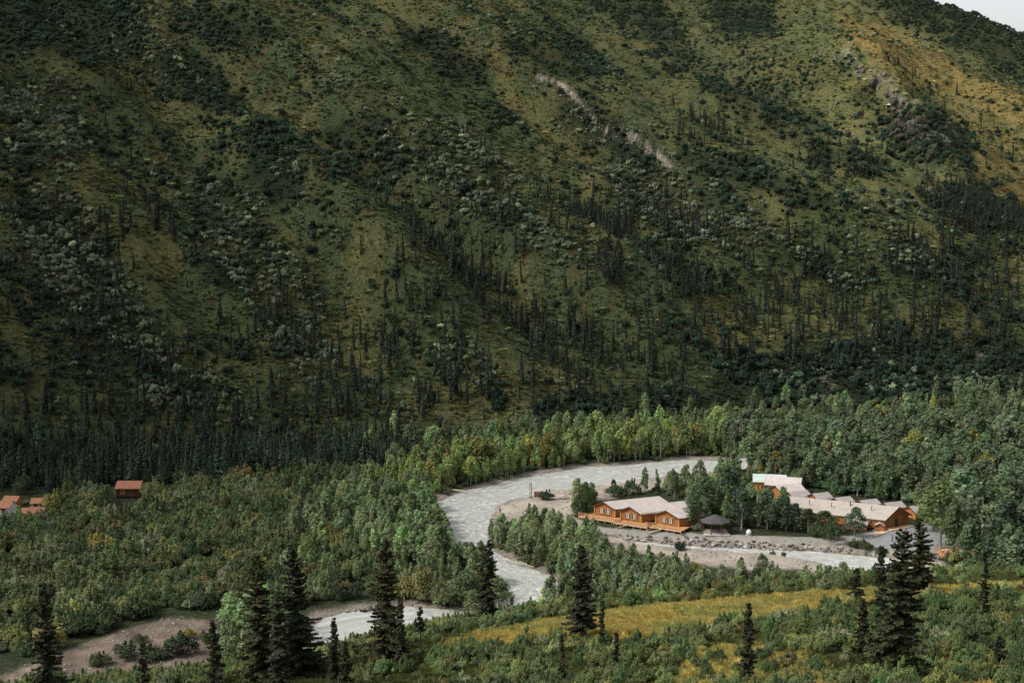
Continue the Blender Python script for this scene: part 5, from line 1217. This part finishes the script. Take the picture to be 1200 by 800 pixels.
# ---------------------------------------------------------------- an added cloudlike blocker, unseen outside the frame, darkens the mountain's left side
M_cloud = simple_mat('cloud_white', (.8, .8, .8), 1, .05, .01, None, 0)
def shade_cloud(cx, cy_, cz, rx, ry, rz, seed, lab):
    g = np.random.default_rng(seed); bm = bmesh.new()
    bmesh.ops.create_icosphere(bm, subdivisions=5, radius=1)
    P = np.array([tuple(v_.co) for v_ in bm.verts]); n1 = fbm(P[:, 0] * 2.2 + P[:, 2], P[:, 1] * 2.2 - P[:, 2], seed, 4); n2 = fbm(P[:, 0] * 7 + P[:, 2] * 3, P[:, 1] * 7 + P[:, 2] * 3, seed + 5, 3)
    k = .55 + .8 * n1 + .18 * n2
    for v_, kk, p in zip(bm.verts, k, P): v_.co = Vector((p[0] * rx * kk, p[1] * ry * kk, p[2] * rz * (kk if p[2] > 0 else .45)))
    me = bpy.data.meshes.new('shade_cloud'); bm.to_mesh(me); bm.free(); me.materials.append(M_cloud); me.polygons.foreach_set('use_smooth', np.ones(len(me.polygons), bool))
    o = bpy.data.objects.new('shade_cloud', me); C.objects.link(o); o.location = (cx, cy_, cz); o['kind'] = 'structure'; o['label'] = lab
def cloud_over(x_, y_, z_, far, *a): shade_cloud(x_ + sd.x * far, y_ + sd.y * far, z_ + sd.z * far, *a)
cloud_over(-290, 520, 90, 820, 130, 260, 45, 5, 'cloud whose shade lies on the left side of the mountain')

# ---------------------------------------------------------------- people
def flat(name, col): return simple_mat(name, col, .85, .15, 6, None, 0)
M_skin = flat('skin', (.45, .26, .18))
def person(loc, rz, top, legs, hair, lab, stride=.12, arms='down'):
    vs = [(0, 0, .93), (0, 0, 1.12), (0, .01, 1.38), (0, .0, 1.50), (0, -.01, 1.60), (0, -.015, 1.70)]; rd = [.15, .135, .165, .06, .085, .085]; ed = [(0, 1), (1, 2), (2, 3), (3, 4), (4, 5)]
    for s in (-1, 1):
        b = len(vs); fy = stride * s
        vs += [(s * .10, 0, .86), (s * .11, fy * .4, .48), (s * .11, fy, .10), (s * .12, fy - .14, .035)]; rd += [.095, .06, .045, .04]; ed += [(0, b), (b, b + 1), (b + 1, b + 2), (b + 2, b + 3)]
        b = len(vs)
        if arms == 'down': vs += [(s * .19, .0, 1.40), (s * .25, .02, 1.13), (s * .25, -.06, .88), (s * .245, -.09, .78)]
        else: vs += [(s * .19, .0, 1.40), (s * .24, -.02, 1.14), (s * .12, -.24, 1.12), (s * .05, -.30, 1.15)]
        rd += [.06, .045, .034, .032]; ed += [(2, b), (b, b + 1), (b + 1, b + 2), (b + 2, b + 3)]
    me = bpy.data.meshes.new('person'); me.from_pydata(vs, ed, []); o = bpy.data.objects.new('person', me); C.objects.link(o)
    o.modifiers.new('s', 'SKIN'); sb = o.modifiers.new('u', 'SUBSURF'); sb.levels = 2
    for k, (sv_, r_) in enumerate(zip(me.skin_vertices[0].data, rd)): sv_.radius = (r_, r_ * (.75 if k < 3 else 1)); sv_.use_root = (k == 0)
    bpy.context.view_layer.update(); dg = bpy.context.evaluated_depsgraph_get(); fm_ = bpy.data.meshes.new_from_object(o.evaluated_get(dg)); bpy.data.objects.remove(o)
    fm_.name = 'person'; fm_.materials.clear()
    for q in (legs, top, M_skin, M_black): fm_.materials.append(q)
    for p in fm_.polygons:
        c_ = p.center; p.use_smooth = True
        p.material_index = 3 if c_.z < .09 else 2 if (c_.z > 1.50 or (arms == 'down' and abs(c_.x) > .19 and c_.z < .86 and c_.z > .7)) else 1 if c_.z > .92 or abs(c_.x) > .19 else 0
    e = bpy.data.objects.new('person', fm_); C.objects.link(e); e.location = loc; e.rotation_euler.z = rz; tag(e, lab, 'person')
    h_ = ball('hair', hair, e, .105, 1.05, 0, 12); h_.location = (0, .02, 1.70)
    return e
M_hair = flat('dark_hair', (.03, .02, .015)); M_j1 = flat('black_jacket', (.02, .022, .028)); M_j2 = flat('dark_green_coat', (.03, .045, .035)); M_j3 = flat('grey_coat', (.10, .10, .11)); M_tr = flat('dark_trousers', (.025, .025, .032)); M_j4 = flat('red_jacket', (.25, .05, .04))
def at_px(u_, v_, z=.75): a, b = on_z(u_, v_, z); return (float(a), float(b), z)
pp = on_z(586, 601.5, .3); gz = ground(float(pp[0]), float(pp[1])); person((float(pp[0]), float(pp[1]), gz), R(160), M_j1, M_tr, M_hair, 'lone person in dark clothes standing on the gravel spit facing the river', .06, 'front')
person(at_px(1068, 632), R(30), M_j1, M_tr, M_hair, 'person in black, nearer the long lodge of the pair on the paved yard', .08)
person(at_px(1072.6, 632.4), R(-20), M_j3, M_tr, M_hair, 'person in dark grey, farther from the long lodge of the pair on the paved yard', .05)
person(at_px(1063, 631), R(10), M_j2, M_tr, M_hair, 'person in a dark green coat beside the pair on the paved yard', .1)
person(at_px(1045.5, 635), R(60), M_j1, M_tr, M_hair, 'person in black walking alone on the paved yard near the lodge door', .2)
person(at_px(1118, 650, 1.1), R(-40), M_j1, M_tr, M_hair, 'person in a dark top standing on the log deck', .04, 'front')
